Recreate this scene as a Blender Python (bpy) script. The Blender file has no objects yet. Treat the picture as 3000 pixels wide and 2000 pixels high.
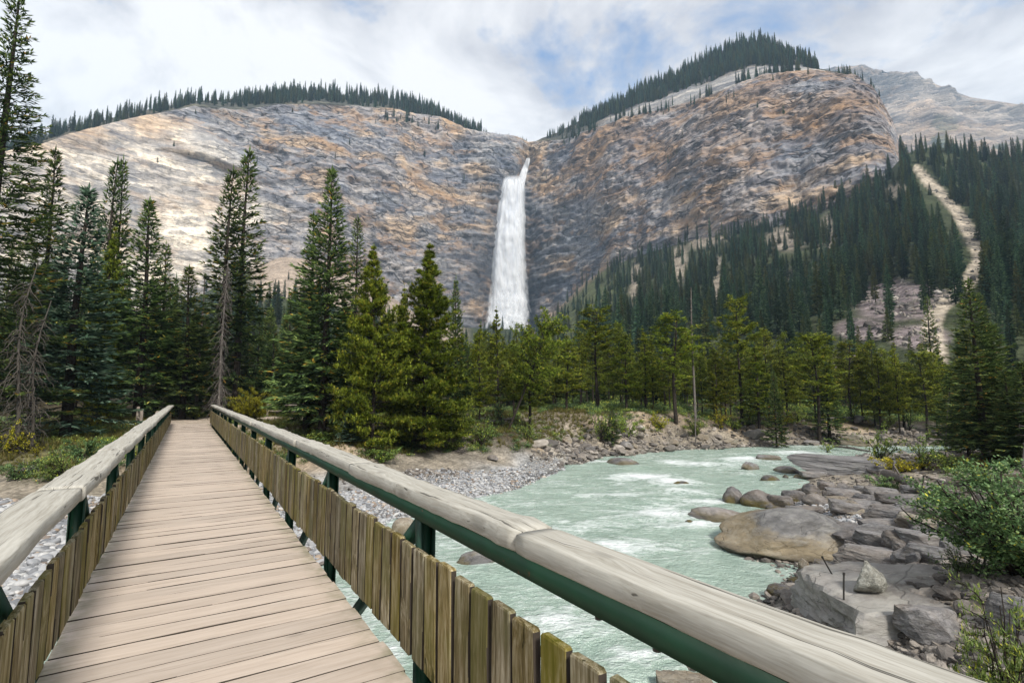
import bpy, bmesh, math, random
import numpy as np
from mathutils import Vector, Matrix
R = math.radians
rng = np.random.default_rng(7)
random.seed(7)
scene = bpy.context.scene
COL = scene.collection

# ---------------------------------------------------------------- camera
CAMZ = 4.3                       # eye above the water; the deck lies 1.8 m below the eye
PITCH = math.atan(154 / 1500)
cd = bpy.data.cameras.new('camera'); cam = bpy.data.objects.new('camera', cd); COL.objects.link(cam)
cd.lens = 18; cd.sensor_width = 36; cd.clip_start = 0.05; cd.clip_end = 9000
cam.location = (0, 0, CAMZ); cam.rotation_euler = (math.pi / 2 + PITCH, 0, 0)
scene.camera = cam
# ---------------------------------------------------------------- sky, sun, exposure
SUN_EL, SUN_AZ = R(43), R(152)   # azimuth clockwise from +Y: behind the camera, to its right
w = bpy.data.worlds.new('World'); scene.world = w; w.use_nodes = True
wn, wl = w.node_tree.nodes, w.node_tree.links; wn.clear()
def W(t, **k):
    n = wn.new(t)
    for a, b in k.items(): setattr(n, a, b)
    return n
sky = W('ShaderNodeTexSky', sky_type='NISHITA', sun_disc=False, sun_elevation=SUN_EL, sun_rotation=SUN_AZ, air_density=1.0, dust_density=0.6, ozone_density=1.5)
bg1 = W('ShaderNodeBackground'); bg1.inputs[1].default_value = 0.07; wl.new(sky.outputs[0], bg1.inputs[0])
tc = W('ShaderNodeTexCoord'); sp = W('ShaderNodeSeparateXYZ'); wl.new(tc.outputs['Generated'], sp.inputs[0])
zz = W('ShaderNodeMath', operation='MAXIMUM'); wl.new(sp.outputs[2], zz.inputs[0]); zz.inputs[1].default_value = 0.0
za = W('ShaderNodeMath', operation='ADD'); wl.new(zz.outputs[0], za.inputs[0]); za.inputs[1].default_value = 0.22
dx = W('ShaderNodeMath', operation='DIVIDE'); wl.new(sp.outputs[0], dx.inputs[0]); wl.new(za.outputs[0], dx.inputs[1])
dy = W('ShaderNodeMath', operation='DIVIDE'); wl.new(sp.outputs[1], dy.inputs[0]); wl.new(za.outputs[0], dy.inputs[1])
cb = W('ShaderNodeCombineXYZ'); wl.new(dx.outputs[0], cb.inputs[0]); wl.new(dy.outputs[0], cb.inputs[1])
mp = W('ShaderNodeMapping'); wl.new(cb.outputs[0], mp.inputs[0]); mp.inputs['Location'].default_value = (20.3, 11.1, 0.4); mp.inputs['Scale'].default_value = (1.0, 1.0, 1.0)
n1 = W('ShaderNodeTexNoise'); wl.new(mp.outputs[0], n1.inputs['Vector'])
n1.inputs['Scale'].default_value = 1.7; n1.inputs['Detail'].default_value = 9; n1.inputs['Roughness'].default_value = 0.62; n1.inputs['Distortion'].default_value = 0.35
r1 = W('ShaderNodeValToRGB'); wl.new(n1.outputs[0], r1.inputs[0])
r1.color_ramp.elements[0].position = 0.385; r1.color_ramp.elements[0].color = (0, 0, 0, 1)
r1.color_ramp.elements[1].position = 0.465; r1.color_ramp.elements[1].color = (1, 1, 1, 1)
n2 = W('ShaderNodeTexNoise'); wl.new(mp.outputs[0], n2.inputs['Vector'])
n2.inputs['Scale'].default_value = 1.7; n2.inputs['Detail'].default_value = 7; n2.inputs['Roughness'].default_value = 0.62; n2.inputs['Distortion'].default_value = 0.5
r2 = W('ShaderNodeValToRGB'); wl.new(n2.outputs[0], r2.inputs[0])
r2.color_ramp.elements[0].position = 0.40; r2.color_ramp.elements[0].color = (0.47, 0.46, 0.495, 1)
r2.color_ramp.elements[1].position = 0.58; r2.color_ramp.elements[1].color = (0.86, 0.84, 0.835, 1)
bg2 = W('ShaderNodeBackground'); wl.new(r2.outputs[0], bg2.inputs[0]); bg2.inputs[1].default_value = 0.38
mxs = W('ShaderNodeMixShader'); wl.new(r1.outputs[0], mxs.inputs[0]); wl.new(bg1.outputs[0], mxs.inputs[1]); wl.new(bg2.outputs[0], mxs.inputs[2])
wo = W('ShaderNodeOutputWorld'); wl.new(mxs.outputs[0], wo.inputs[0])
sd = bpy.data.lights.new('sun', 'SUN'); sd.energy = 1.5; sd.angle = R(11); sd.color = (1, 0.955, 0.88)
sun = bpy.data.objects.new('sun', sd); COL.objects.link(sun)
sdir = Vector((math.sin(SUN_AZ) * math.cos(SUN_EL), math.cos(SUN_AZ) * math.cos(SUN_EL), math.sin(SUN_EL)))
sun.rotation_euler = (-sdir).to_track_quat('-Z', 'Y').to_euler(); sun.location = sdir * 60
vs = scene.view_settings; vs.view_transform = 'Standard'; vs.look = 'None'; vs.exposure = 1.84; vs.gamma = 1; vs.use_curve_mapping = False
scene.cycles.use_denoising = True
scene.cycles.max_bounces = 6; scene.cycles.diffuse_bounces = 3; scene.cycles.glossy_bounces = 2
scene.cycles.transmission_bounces = 2; scene.cycles.transparent_max_bounces = 12; scene.cycles.volume_bounces = 0
scene.cycles.caustics_reflective = False; scene.cycles.caustics_refractive = False

# ---------------------------------------------------------------- helpers
K = 3000 / 2352                                    # from the 2352 wide view to photo pixels
CP, SP_ = math.cos(PITCH), math.sin(PITCH)
def ray(px, py):
    xc = (np.asarray(px, float) - 1500) / 1500; yc = (1000 - np.asarray(py, float)) / 1500
    return np.stack(np.broadcast_arrays(xc, CP - SP_ * yc, SP_ + CP * yc), -1)
def at_z(px, py, z):                                # where the ray meets the height z
    d = ray(px, py); t = (z - CAMZ) / d[..., 2]
    return d * t[..., None] + np.array([0, 0, CAMZ])
def at_depth(px, py, Y):
    d = ray(px, py); t = np.asarray(Y) / d[..., 1]
    return d * np.asarray(t)[..., None] + np.array([0, 0, CAMZ])
def at_dist(px, py, D):
    d = ray(px, py); h = np.sqrt(d[..., 0] ** 2 + d[..., 1] ** 2)
    return d * (np.asarray(D) / h)[..., None] + np.array([0, 0, CAMZ])
def project(P):
    P = np.asarray(P, float); x = P[..., 0]; y = P[..., 1]; z = P[..., 2] - CAMZ
    f = y * CP + z * SP_; u = -y * SP_ + z * CP
    return 1500 + 1500 * x / f, 1000 - 1500 * u / f
def _h(ix, iy, iz, s):
    n = (ix * 374761393 + iy * 668265263 + iz * 2147483647 + s * 1274126177) & 0xFFFFFFFF
    n = ((n ^ (n >> 13)) * 1274126177) & 0xFFFFFFFF
    return ((n ^ (n >> 16)) & 0xFFFF) / 65535.0
def vnoise(P, s=0):
    P = np.asarray(P, float); i = np.floor(P).astype(np.int64); f = P - i; f = f * f * (3 - 2 * f)
    r = 0
    for a in (0, 1):
        wa = f[..., 0] if a else 1 - f[..., 0]
        for b in (0, 1):
            wb = f[..., 1] if b else 1 - f[..., 1]
            for c in (0, 1):
                wc = f[..., 2] if c else 1 - f[..., 2]
                r = r + wa * wb * wc * _h(i[..., 0] + a, i[..., 1] + b, i[..., 2] + c, s)
    return r * 2 - 1
def fbm(P, o=4, s=0, g=0.5):
    P = np.asarray(P, float); r = 0; a = 1
    for k in range(o):
        r = r + a * vnoise(P * 2 ** k + 17.3 * k, s + k); a *= g
    return r
def sstep(a, b, x):
    t = np.clip((x - a) / (b - a), 0, 1); return t * t * (3 - 2 * t)
def mesh(name, V, F, tint=None, col=None, smooth=False, extra=None):
    """F: list of index arrays (n,3) or (n,4)"""
    me = bpy.data.meshes.new(name); V = np.asarray(V, np.float32)
    F = [np.asarray(f, np.int32) for f in F if len(f)]
    me.vertices.add(len(V)); me.vertices.foreach_set('co', V.ravel())
    nl = sum(f.size for f in F); npoly = sum(len(f) for f in F)
    me.loops.add(nl); me.loops.foreach_set('vertex_index', np.concatenate([f.ravel() for f in F]))
    st = []; o = 0
    for f in F:
        st.append(o + np.arange(len(f)) * f.shape[1]); o += f.size
    me.polygons.add(npoly); me.polygons.foreach_set('loop_start', np.concatenate(st).astype(np.int32))
    if smooth: me.polygons.foreach_set('use_smooth', np.ones(npoly, bool))
    if tint is not None:
        a = me.attributes.new('tint', 'FLOAT', 'POINT'); a.data.foreach_set('value', np.asarray(tint, np.float32))
    if col is not None:
        c = np.ones((len(V), 4), np.float32); c[:, :3] = col
        a = me.attributes.new('col', 'FLOAT_COLOR', 'POINT'); a.data.foreach_set('color', c.ravel())
    for k, v in (extra or {}).items():
        a = me.attributes.new(k, 'FLOAT', 'POINT'); a.data.foreach_set('value', np.asarray(v, np.float32))
    me.update(calc_edges=True)
    return me
def link(name, me, m=None, parent=None, loc=None, rot=None, scale=None):
    o = bpy.data.objects.new(name, me); COL.objects.link(o)
    if m is not None and me is not None and not me.materials: me.materials.append(m)
    if parent is not None: o.parent = parent
    if loc is not None: o.location = loc
    if rot is not None: o.rotation_euler = rot
    if scale is not None: o.scale = scale if hasattr(scale, '__len__') else (scale,) * 3
    return o
def tag(o, label=None, cat=None, group=None, kind=None):
    if label: o['label'] = label
    if cat: o['category'] = cat
    if group: o['group'] = group
    if kind: o['kind'] = kind
    return o
def gridfaces(nu, nv):
    i = np.arange(nu * nv).reshape(nu, nv)
    return np.stack([i[:-1, :-1], i[1:, :-1], i[1:, 1:], i[:-1, 1:]], -1).reshape(-1, 4)
class Acc:
    def __init__(s): s.V = []; s.Q = []; s.T = []; s.t = []; s.n = 0
    def add(s, V, Q=None, T=None, tint=0.5):
        V = np.asarray(V, float).reshape(-1, 3)
        if Q is not None: s.Q.append(np.asarray(Q) + s.n)
        if T is not None: s.T.append(np.asarray(T) + s.n)
        s.V.append(V); s.t.append(np.broadcast_to(np.asarray(tint, float), (len(V),))); s.n += len(V)
    def mesh(s, name, smooth=False):
        return mesh(name, np.concatenate(s.V), ([np.concatenate(s.Q)] if s.Q else []) + ([np.concatenate(s.T)] if s.T else []), tint=np.concatenate(s.t), smooth=smooth)
    def tube(s, P, r, k=5, tint=0.5, cap=True):
        P = np.asarray(P, float); n = len(P); r = np.broadcast_to(np.asarray(r, float), (n,))
        T = np.gradient(P, axis=0); T /= np.linalg.norm(T, axis=1)[:, None] + 1e-9
        ref = np.where(np.abs(T[:, 2:3]) > 0.9, np.array([[1., 0, 0]]), np.array([[0, 0, 1.]]))
        A = np.cross(T, ref); A /= np.linalg.norm(A, axis=1)[:, None] + 1e-9; B = np.cross(T, A)
        an = np.arange(k) * 2 * math.pi / k
        V = P[:, None] + r[:, None, None] * (A[:, None] * np.cos(an)[None, :, None] + B[:, None] * np.sin(an)[None, :, None])
        i = np.arange(n * k).reshape(n, k); j = np.roll(i, -1, 1)
        Q = np.stack([i[:-1], j[:-1], j[1:], i[1:]], -1).reshape(-1, 4)
        s.add(V.reshape(-1, 3), Q, tint=tint)
    def box(s, a, b, tint=0.5):
        a = np.minimum(a, b); b_ = np.maximum(a, b)
        V = np.array([[x, y, z] for x in (a[0], b_[0]) for y in (a[1], b_[1]) for z in (a[2], b_[2])])
        s.add(V, BOXQ, tint=tint)
    def bar(s, p, q, w, h, up=(0, 0, 1), tint=0.5):
        p, q, up = np.array(p, float), np.array(q, float), np.array(up, float)
        d = (q - p) / np.linalg.norm(q - p); a = np.cross(d, up); a /= np.linalg.norm(a); b = np.cross(a, d)
        V = [c + sa * a * w / 2 + sb * b * h / 2 for c in (p, q) for sa in (-1, 1) for sb in (-1, 1)]
        s.add(V, BOXQ, tint=tint)
BOXQ = np.array([[0, 1, 3, 2], [4, 6, 7, 5], [0, 4, 5, 1], [2, 3, 7, 6], [0, 2, 6, 4], [1, 5, 7, 3]])

# ---------------------------------------------------------------- materials
class NT:
    def __init__(s, name):
        s.m = bpy.data.materials.new(name); s.m.use_nodes = True
        s.t = s.m.node_tree; s.t.nodes.clear(); s.out = s.t.nodes.new('ShaderNodeOutputMaterial')
    def n(s, typ, ins=None, **props):
        nd = s.t.nodes.new(typ)
        for k, v in props.items(): setattr(nd, k, v)
        for k, v in (ins or {}).items():
            if isinstance(v, bpy.types.NodeSocket): s.t.links.new(v, nd.inputs[k])
            else: nd.inputs[k].default_value = v
        return nd
    def obj(s): return s.n('ShaderNodeTexCoord').outputs['Object']
    def pos(s): return s.n('ShaderNodeNewGeometry').outputs['Position']
    def rnd(s): return s.n('ShaderNodeObjectInfo').outputs['Random']
    def attr(s, name, out='Fac'): return s.n('ShaderNodeAttribute', attribute_name=name).outputs[out]
    def map(s, v, scale=(1, 1, 1), loc=(0, 0, 0), rot=(0, 0, 0)): return s.n('ShaderNodeMapping', {'Vector': v, 'Scale': scale, 'Location': loc, 'Rotation': rot}).outputs[0]
    def noise(s, v, scale, detail=4, rough=0.55, dist=0.0): return s.n('ShaderNodeTexNoise', {'Vector': v, 'Scale': scale, 'Detail': detail, 'Roughness': rough, 'Distortion': dist}).outputs[0]
    def vor(s, v, scale, feature='F1', out='Distance', rand=1.0): return s.n('ShaderNodeTexVoronoi', {'Vector': v, 'Scale': scale, 'Randomness': rand}, feature=feature).outputs[out]
    def ramp(s, f, stops):
        nd = s.n('ShaderNodeValToRGB', {0: f}); e = nd.color_ramp.elements
        while len(e) < len(stops): e.new(0.5)
        for el, (p, c) in zip(e, stops): el.position = p; el.color = (*c, 1) if hasattr(c, '__len__') else (c, c, c, 1)
        return nd.outputs[0]
    def mix(s, f, a, b, mode='MIX'):
        nd = s.n('ShaderNodeMix', data_type='RGBA', blend_type=mode)
        for k, v in ((0, f), (6, a), (7, b)):
            if isinstance(v, bpy.types.NodeSocket): s.t.links.new(v, nd.inputs[k])
            else: nd.inputs[k].default_value = v if not hasattr(v, '__len__') else ((*v, 1) if len(v) == 3 else v)
        return nd.outputs[2]
    def math(s, op, a, b=0.0): return s.n('ShaderNodeMath', {0: a, 1: b}, operation=op).outputs[0]
    def sep(s, v): return s.n('ShaderNodeSeparateXYZ', {0: v}).outputs
    def comb(s, x, y, z): return s.n('ShaderNodeCombineXYZ', {0: x, 1: y, 2: z}).outputs[0]
    def vadd(s, a, b): return s.n('ShaderNodeVectorMath', {0: a, 1: b}, operation='ADD').outputs[0]
    def bump(s, h, st=0.5, d=0.05, nrm=None):
        i = {'Height': h, 'Strength': st, 'Distance': d}
        if nrm is not None: i['Normal'] = nrm
        return s.n('ShaderNodeBump', i).outputs[0]
    def done(s, col, rough=0.8, nrm=None, spec=0.3, metal=0.0, **k):
        i = {'Base Color': col if isinstance(col, bpy.types.NodeSocket) else (*col, 1), 'Roughness': rough, 'Specular IOR Level': spec, 'Metallic': metal}
        if nrm is not None: i['Normal'] = nrm
        i.update(k)
        p = s.n('ShaderNodeBsdfPrincipled', i); s.t.links.new(p.outputs[0], s.out.inputs[0]); s.p = p
        return s.m

def mat_wood(name, dark, mid, light, across, ax=0, knots=True, rough=0.85, green=0.0, bump=0.5, gsc=38, crk=1.0, blo=0.35):
    """weathered timber: grain runs along local axis ax"""
    t = NT(name); o = t.obj(); r = t.math('MULTIPLY', t.rnd(), 91.0)
    o2 = t.vadd(o, t.comb(r, t.math('MULTIPLY', r, 0.37), t.math('MULTIPLY', r, 0.11)))
    x = t.sep(o2)
    al, ac, az = x[ax], x[across], x[3 - ax - across]
    kv = t.comb(t.math('MULTIPLY', al, 1.0), t.math('MULTIPLY', ac, 3.2), t.math('MULTIPLY', az, 1.2))
    kd = t.vor(kv, 1.15)
    kn = t.ramp(kd, [(0.0, 1.0), (0.10, 0.75), (0.30, 0.0)])
    warp = t.noise(t.comb(t.math('MULTIPLY', al, 1.3), t.math('MULTIPLY', ac, 3.0), az), 1.0, 3)
    acw = t.math('ADD', t.math('ADD', ac, t.math('MULTIPLY', warp, 0.06)), t.math('MULTIPLY', kn, 0.05 if knots else 0.0))
    gv = t.comb(t.math('MULTIPLY', al, 0.035), acw, t.math('MULTIPLY', az, 0.5))
    g1 = t.noise(gv, gsc, 5, 0.65)
    g2 = t.noise(t.comb(t.math('MULTIPLY', al, 0.05), acw, az), gsc * 3.4, 3, 0.6)
    g = t.math('ADD', t.math('MULTIPLY', g1, 0.65), t.math('MULTIPLY', g2, 0.35))
    c = t.ramp(g, [(0.36, dark), (0.49, mid), (0.61, light)])
    crack = t.ramp(t.noise(t.comb(t.math('MULTIPLY', al, 0.022), acw, t.math('MULTIPLY', az, 0.4)), gsc * 1.25, 2, 0.5, 0.3), [(0.315, 0.0), (0.35, 1.0)])
    c = t.mix(t.math('MULTIPLY', t.math('SUBTRACT', 1.0, crack), crk), c, tuple(v * 0.22 for v in mid))
    if knots:
        c = t.mix(t.math('MULTIPLY', t.ramp(kd, [(0.0, 1.0), (0.06, 0.9), (0.11, 0.0)]), 0.55), c, tuple(v * 0.5 for v in mid))
    blot = t.noise(o2, 2.3, 4, 0.6)
    c = t.mix(t.math('MULTIPLY', t.ramp(blot, [(0.35, 0.0), (0.7, 1.0)]), blo), c, dark)
    if green: 
        gm = t.ramp(t.noise(o2, 1.7, 3, 0.6), [(0.42, 0.0), (0.62, 1.0)])
        c = t.mix(t.math('MULTIPLY', gm, green), c, (mid[0] * 0.62, mid[1] * 0.80, mid[2] * 0.42))
    c = t.n('ShaderNodeHueSaturation', {'Color': c, 'Value': t.math('ADD', 0.72, t.math('MULTIPLY', t.rnd(), 0.5)), 'Saturation': t.math('ADD', 0.75, t.math('MULTIPLY', t.math('FRACT', t.math('MULTIPLY', t.rnd(), 7.7)), 0.5)), 'Hue': 0.5, 'Fac': 1.0}).outputs[0] if green else c
    h = t.math('ADD', g, t.math('MULTIPLY', crack, 0.6))
    return t, c, t.bump(h, bump, 0.006), rough

M = {}
t, c, nb, ro = mat_wood('weathered_log', (0.27, 0.25, 0.205), (0.385, 0.365, 0.315), (0.48, 0.46, 0.405), 1, 0, True, gsc=36, crk=1.0, blo=0.25, bump=0.35)
M['rail'] = t.done(c, ro, nb, 0.15)
t, c, nb, ro = mat_wood('picket_wood', (0.045, 0.034, 0.014), (0.215, 0.168, 0.080), (0.47, 0.41, 0.28), 1, 2, True, green=0.55, gsc=42, bump=0.6)
M['picket'] = t.done(c, ro, nb, 0.15)
t, c, nb, ro = mat_wood('deck_wood', (0.425, 0.350, 0.285), (0.495, 0.415, 0.345), (0.545, 0.463, 0.39), 0, 1, True, gsc=26, bump=0.2, crk=0.3, blo=0.2)
ends = t.ramp(t.math('ABSOLUTE', t.sep(t.obj())[1]), [(0.80, 0.0), (0.99, 1.0)])
em = t.math('MULTIPLY', ends, t.ramp(t.noise(t.vadd(t.obj(), t.comb(0, 0, t.math('MULTIPLY', t.rnd(), 50.0))), 6.0, 4), [(0.35, 0.0), (0.65, 1.0)]))
c = t.mix(t.math('MULTIPLY', em, 0.75), c, (0.17, 0.17, 0.095))
c = t.mix(1.0, c, t.ramp(t.rnd(), [(0.0, (0.87, 0.87, 0.87)), (1.0, (1.06, 1.05, 1.04))]), 'MULTIPLY')
M['deck'] = t.done(c, 0.75, nb, 0.2)
t = NT('green_paint'); o = t.obj()
c = t.ramp(t.noise(o, 3.0, 5, 0.6), [(0.3, (0.003, 0.022, 0.011)), (0.7, (0.006, 0.046, 0.022))])
c = t.mix(t.ramp(t.noise(o, 14, 4, 0.7), [(0.66, 0.0), (0.72, 1.0)]), c, (0.10, 0.045, 0.02))
M['green'] = t.done(c, 0.55, t.bump(t.noise(o, 40, 3), 0.08, 0.01), 0.4)
t = NT('steel'); M['steel'] = t.done((0.06, 0.055, 0.05), 0.5, None, 0.5, 0.6)
t, c, nb, ro = mat_wood('old_fence', (0.13, 0.11, 0.09), (0.25, 0.21, 0.17), (0.38, 0.33, 0.28), 1, 0, False)
M['gap_shade'] = NT('gap_shade').done((0.055, 0.045, 0.036), 0.9, None, 0.1)  # shade of the gaps between planks and pickets, painted as a dark colour
M['fence'] = t.done(c, ro, nb, 0.1)

def mat_leaf(name, stops, vary=0.25, trans=0.25, hue=0.03):
    t = NT(name); ti = t.attr('tint'); r = t.rnd()
    c = t.ramp(ti, stops)
    c = t.n('ShaderNodeHueSaturation', {'Color': c, 'Hue': t.math('ADD', 0.5 - hue / 2, t.math('MULTIPLY', t.math('FRACT', t.math('MULTIPLY', r, 13.7)), hue)), 'Saturation': 1.0,
        'Value': t.math('ADD', 1 - vary, t.math('MULTIPLY', r, 2 * vary)), 'Fac': 1.0}).outputs[0]
    p = t.n('ShaderNodeBsdfPrincipled', {'Base Color': c, 'Roughness': 0.6, 'Specular IOR Level': 0.25})
    tr = t.n('ShaderNodeBsdfTranslucent', {'Color': c})
    mx = t.n('ShaderNodeMixShader', {0: trans, 1: p.outputs[0], 2: tr.outputs[0]})
    t.t.links.new(mx.outputs[0], t.out.inputs[0]); return t.m
M['spruce'] = mat_leaf('spruce_needles', [(0.0, (0.0117, 0.0234, 0.0105)), (0.45, (0.0585, 0.1014, 0.0351)), (0.8, (0.2211, 0.3096, 0.0948)), (0.95, (0.3475, 0.4043, 0.1137)), (1.0, (0.6000, 0.3791, 0.0632))])
M['bluespruce'] = mat_leaf('blue_spruce_needles', [(0.0, (0.0129, 0.0281, 0.0188)), (0.45, (0.0663, 0.1209, 0.0780)), (0.85, (0.3159, 0.4738, 0.3317)), (1.0, (0.5370, 0.6000, 0.4423))])
M['pine'] = mat_leaf('pine_needles', [(0.0, (0.0194, 0.0301, 0.0054)), (0.4, (0.1187, 0.1607, 0.0218)), (0.8, (0.3685, 0.4366, 0.0546)), (0.95, (0.5000, 0.5000, 0.0764)), (1.0, (0.5000, 0.4093, 0.0546))], hue=0.022, vary=0.22)
M['farspruce'] = mat_leaf('far_spruce_needles', [(0.0, (0.022, 0.048, 0.030)), (0.5, (0.074, 0.134, 0.072)), (1.0, (0.21, 0.285, 0.13))], vary=0.5, hue=0.07)
M['faraspen'] = mat_leaf('far_pale_needles', [(0.0, (0.04, 0.055, 0.018)), (0.5, (0.105, 0.13, 0.045)), (1.0, (0.23, 0.235, 0.08))], vary=0.4, hue=0.06)
M['willow'] = mat_leaf('willow_leaves', [(0.0, (0.0546, 0.0936, 0.0187)), (0.5, (0.1658, 0.2438, 0.0546)), (0.85, (0.3861, 0.4446, 0.1053)), (0.93, (0.6000, 0.6000, 0.0585)), (1.0, (0.6000, 0.6000, 0.0468))])
M['greenbush'] = mat_leaf('green_bush_leaves', [(0.0, (0.0343, 0.0702, 0.0218)), (0.5, (0.1170, 0.1911, 0.0702)), (0.93, (0.2925, 0.3861, 0.1521)), (1.0, (0.6000, 0.5148, 0.0702))])
M['yellowbush'] = mat_leaf('yellow_bush_leaves', [(0.0, (0.0960, 0.1040, 0.0080)), (0.5, (0.3000, 0.2900, 0.0200)), (1.0, (0.6000, 0.5040, 0.0360))])
M['grass'] = mat_leaf('grass_blades', [(0.0, (0.0480, 0.0520, 0.0112)), (0.6, (0.1560, 0.1500, 0.0360)), (1.0, (0.2880, 0.2160, 0.0780))])
M['rusty'] = mat_leaf('rusty_needles', [(0.0, (0.0960, 0.0320, 0.0096)), (1.0, (0.3600, 0.1200, 0.0360))])
t = NT('bark'); o = t.obj(); g = t.noise(t.map(o, (9, 9, 2.2)), 3, 5, 0.65)
c = t.ramp(g, [(0.3, (0.012, 0.010, 0.008)), (0.55, (0.042, 0.034, 0.028)), (0.75, (0.105, 0.09, 0.078))])
M['bark'] = t.done(c, 0.9, t.bump(g, 0.6, 0.03), 0.1)
t = NT('dead_wood'); o = t.obj(); g = t.noise(t.map(o, (9, 9, 2.0)), 3, 5, 0.65)
c = t.ramp(g, [(0.3, (0.06, 0.05, 0.042)), (0.55, (0.15, 0.132, 0.118)), (0.75, (0.30, 0.28, 0.26))])
M['darkdead'] = NT('dark_dead_wood').done((0.085, 0.075, 0.064), 0.9, None, 0.1)
M['dead'] = t.done(c, 0.9, t.bump(g, 0.5, 0.02), 0.1)

def mat_rock(name, dark, mid, light, lichen=0.0, strata=0.0, warm=0.0, moss=0.0, sc=1.0, stain=None):
    t = NT(name); o = t.obj(); r = t.math('MULTIPLY', t.rnd(), 40.0); o = t.vadd(o, t.comb(r, t.math('MULTIPLY', r, 0.3), 0.0))
    if strata: sv = t.map(o, (1, 1, 6))
    else: sv = o
    a = t.noise(sv, 1.6 * sc, 7, 0.62, 0.3); b = t.noise(sv, 9 * sc, 6, 0.65)
    g = t.math('ADD', t.math('MULTIPLY', a, 0.6), t.math('MULTIPLY', b, 0.4))
    c = t.ramp(g, [(0.33, dark), (0.5, mid), (0.66, light)])
    if stain:
        zo = t.math('ADD', t.math('ADD', t.sep(t.obj())[2], t.math('MULTIPLY', t.sep(t.obj())[0], 0.42)), t.math('MULTIPLY', t.noise(o, 4.0, 6, 0.7), 0.55))
        c = t.mix(t.ramp(zo, [(0.38, 1.0), (0.56, 0.0)]), c, t.ramp(g, [(0.33, tuple(v * 0.55 for v in stain)), (0.5, stain), (0.66, tuple(v * 1.35 for v in stain))]))
    if warm: c = t.mix(t.math('MULTIPLY', t.ramp(t.noise(o, 1.1 * sc, 4), [(0.42, 0.0), (0.62, 1.0)]), warm), c, (0.26, 0.185, 0.105))
    if lichen: c = t.mix(t.math('MULTIPLY', t.ramp(t.noise(o, 5.5 * sc, 6, 0.7), [(0.52, 0.0), (0.58, 1.0)]), lichen), c, (0.42, 0.41, 0.36))
    cr = t.ramp(t.vor(t.vadd(t.map(o, (1, 1, 2.2)), t.noise(o, 3, 3)), 1.5 * sc, 'DISTANCE_TO_EDGE'), [(0.0, 0.0), (0.010, 1.0)])
    c = t.mix(t.math('MULTIPLY', t.math('SUBTRACT', 1.0, cr), 0.4), c, tuple(v * 0.3 for v in dark))
    z = t.sep(t.pos())[2]
    wet = t.ramp(t.math('ADD', z, t.math('MULTIPLY', t.noise(o, 3.0, 3), 0.25)), [(0.17, 1.0), (0.34, 0.0)])   # wetted by the river up to a hand's breadth
    c = t.mix(t.math('MULTIPLY', wet, 0.6), c, tuple(v * 0.3 for v in mid))
    if moss: 
        mm = t.math('MULTIPLY', t.ramp(t.math('ADD', z, t.math('MULTIPLY', t.noise(o, 4.0, 4), 0.55)), [(0.42, 1.0), (0.60, 0.0)]), t.ramp(t.noise(o, 2.2, 3), [(0.4, 0.0), (0.55, 1.0)]))
        c = t.mix(t.math('MULTIPLY', mm, moss), c, (0.10, 0.075, 0.012))
    ro = t.mix(wet, (0.85,) * 3, (0.4,) * 3)
    h = t.math('ADD', t.math('ADD', t.math('MULTIPLY', g, 1.0), t.math('MULTIPLY', t.noise(sv, 26 * sc, 4, 0.7), 0.25)), t.math('MULTIPLY', cr, 0.15))
    return t.done(c, ro, t.bump(h, 0.8, 0.09), 0.25)
M['rock'] = mat_rock('grey_rock', (0.065, 0.062, 0.062), (0.175, 0.167, 0.165), (0.31, 0.295, 0.29), 0.12, 0, 0.25, 0.5)
M['darkrock'] = mat_rock('dark_rock', (0.045, 0.043, 0.045), (0.12, 0.113, 0.113), (0.22, 0.208, 0.205), 0.12, 0, 0.2, 0.8)
M['tanrock'] = mat_rock('tan_rock', (0.12, 0.10, 0.08), (0.25, 0.215, 0.17), (0.38, 0.35, 0.29), 0.2, 0, 0.4, 0.2)
M['stained'] = mat_rock('stained_boulder', (0.06, 0.058, 0.056), (0.14, 0.135, 0.13), (0.25, 0.24, 0.23), 0.15, 0, 0.0, 0.0, 1.5, stain=(0.215, 0.175, 0.115))
M['slab'] = mat_rock('layered_slab', (0.060, 0.057, 0.058), (0.165, 0.158, 0.156), (0.33, 0.32, 0.315), 0.15, 1, 0.15, 0.3)
M['paleslab'] = mat_rock('pale_slab', (0.12, 0.112, 0.105), (0.25, 0.24, 0.225), (0.36, 0.35, 0.335), 0.25, 0, 0.15, 0.9)
M['lichenrock'] = mat_rock('lichen_rock', (0.07, 0.068, 0.06), (0.27, 0.26, 0.22), (0.48, 0.47, 0.42), 0.6, 0, 0.0, 0.0, 3.0)

# pebbles: own colour by instance random
t = NT('pebble'); c = t.ramp(t.rnd(), [(0.0, (0.15, 0.155, 0.165)), (0.35, (0.30, 0.305, 0.315)), (0.7, (0.42, 0.42, 0.42)), (0.86, (0.52, 0.51, 0.49)), (0.93, (0.34, 0.26, 0.19)), (1.0, (0.16, 0.14, 0.13))])
c = t.mix(0.5, c, t.ramp(t.noise(t.obj(), 2.0, 4), [(0.3, (0.5, 0.5, 0.5)), (0.7, (1.2, 1.2, 1.2))]), 'MULTIPLY')
M['pebble'] = t.done(c, 0.8, None, 0.25)
t = NT('rubble'); c = t.ramp(t.rnd(), [(0.0, (0.08, 0.074, 0.070)), (0.4, (0.17, 0.152, 0.136)), (0.75, (0.275, 0.24, 0.205)), (1.0, (0.40, 0.36, 0.315))])
c = t.mix(0.6, c, t.ramp(t.noise(t.obj(), 2.0, 5, 0.6), [(0.3, (0.45, 0.45, 0.45)), (0.7, (1.2, 1.2, 1.2))]), 'MULTIPLY')
M['rubble'] = t.done(c, 0.85, t.bump(t.noise(t.obj(), 4, 5), 0.5, 0.1), 0.2)

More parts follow.
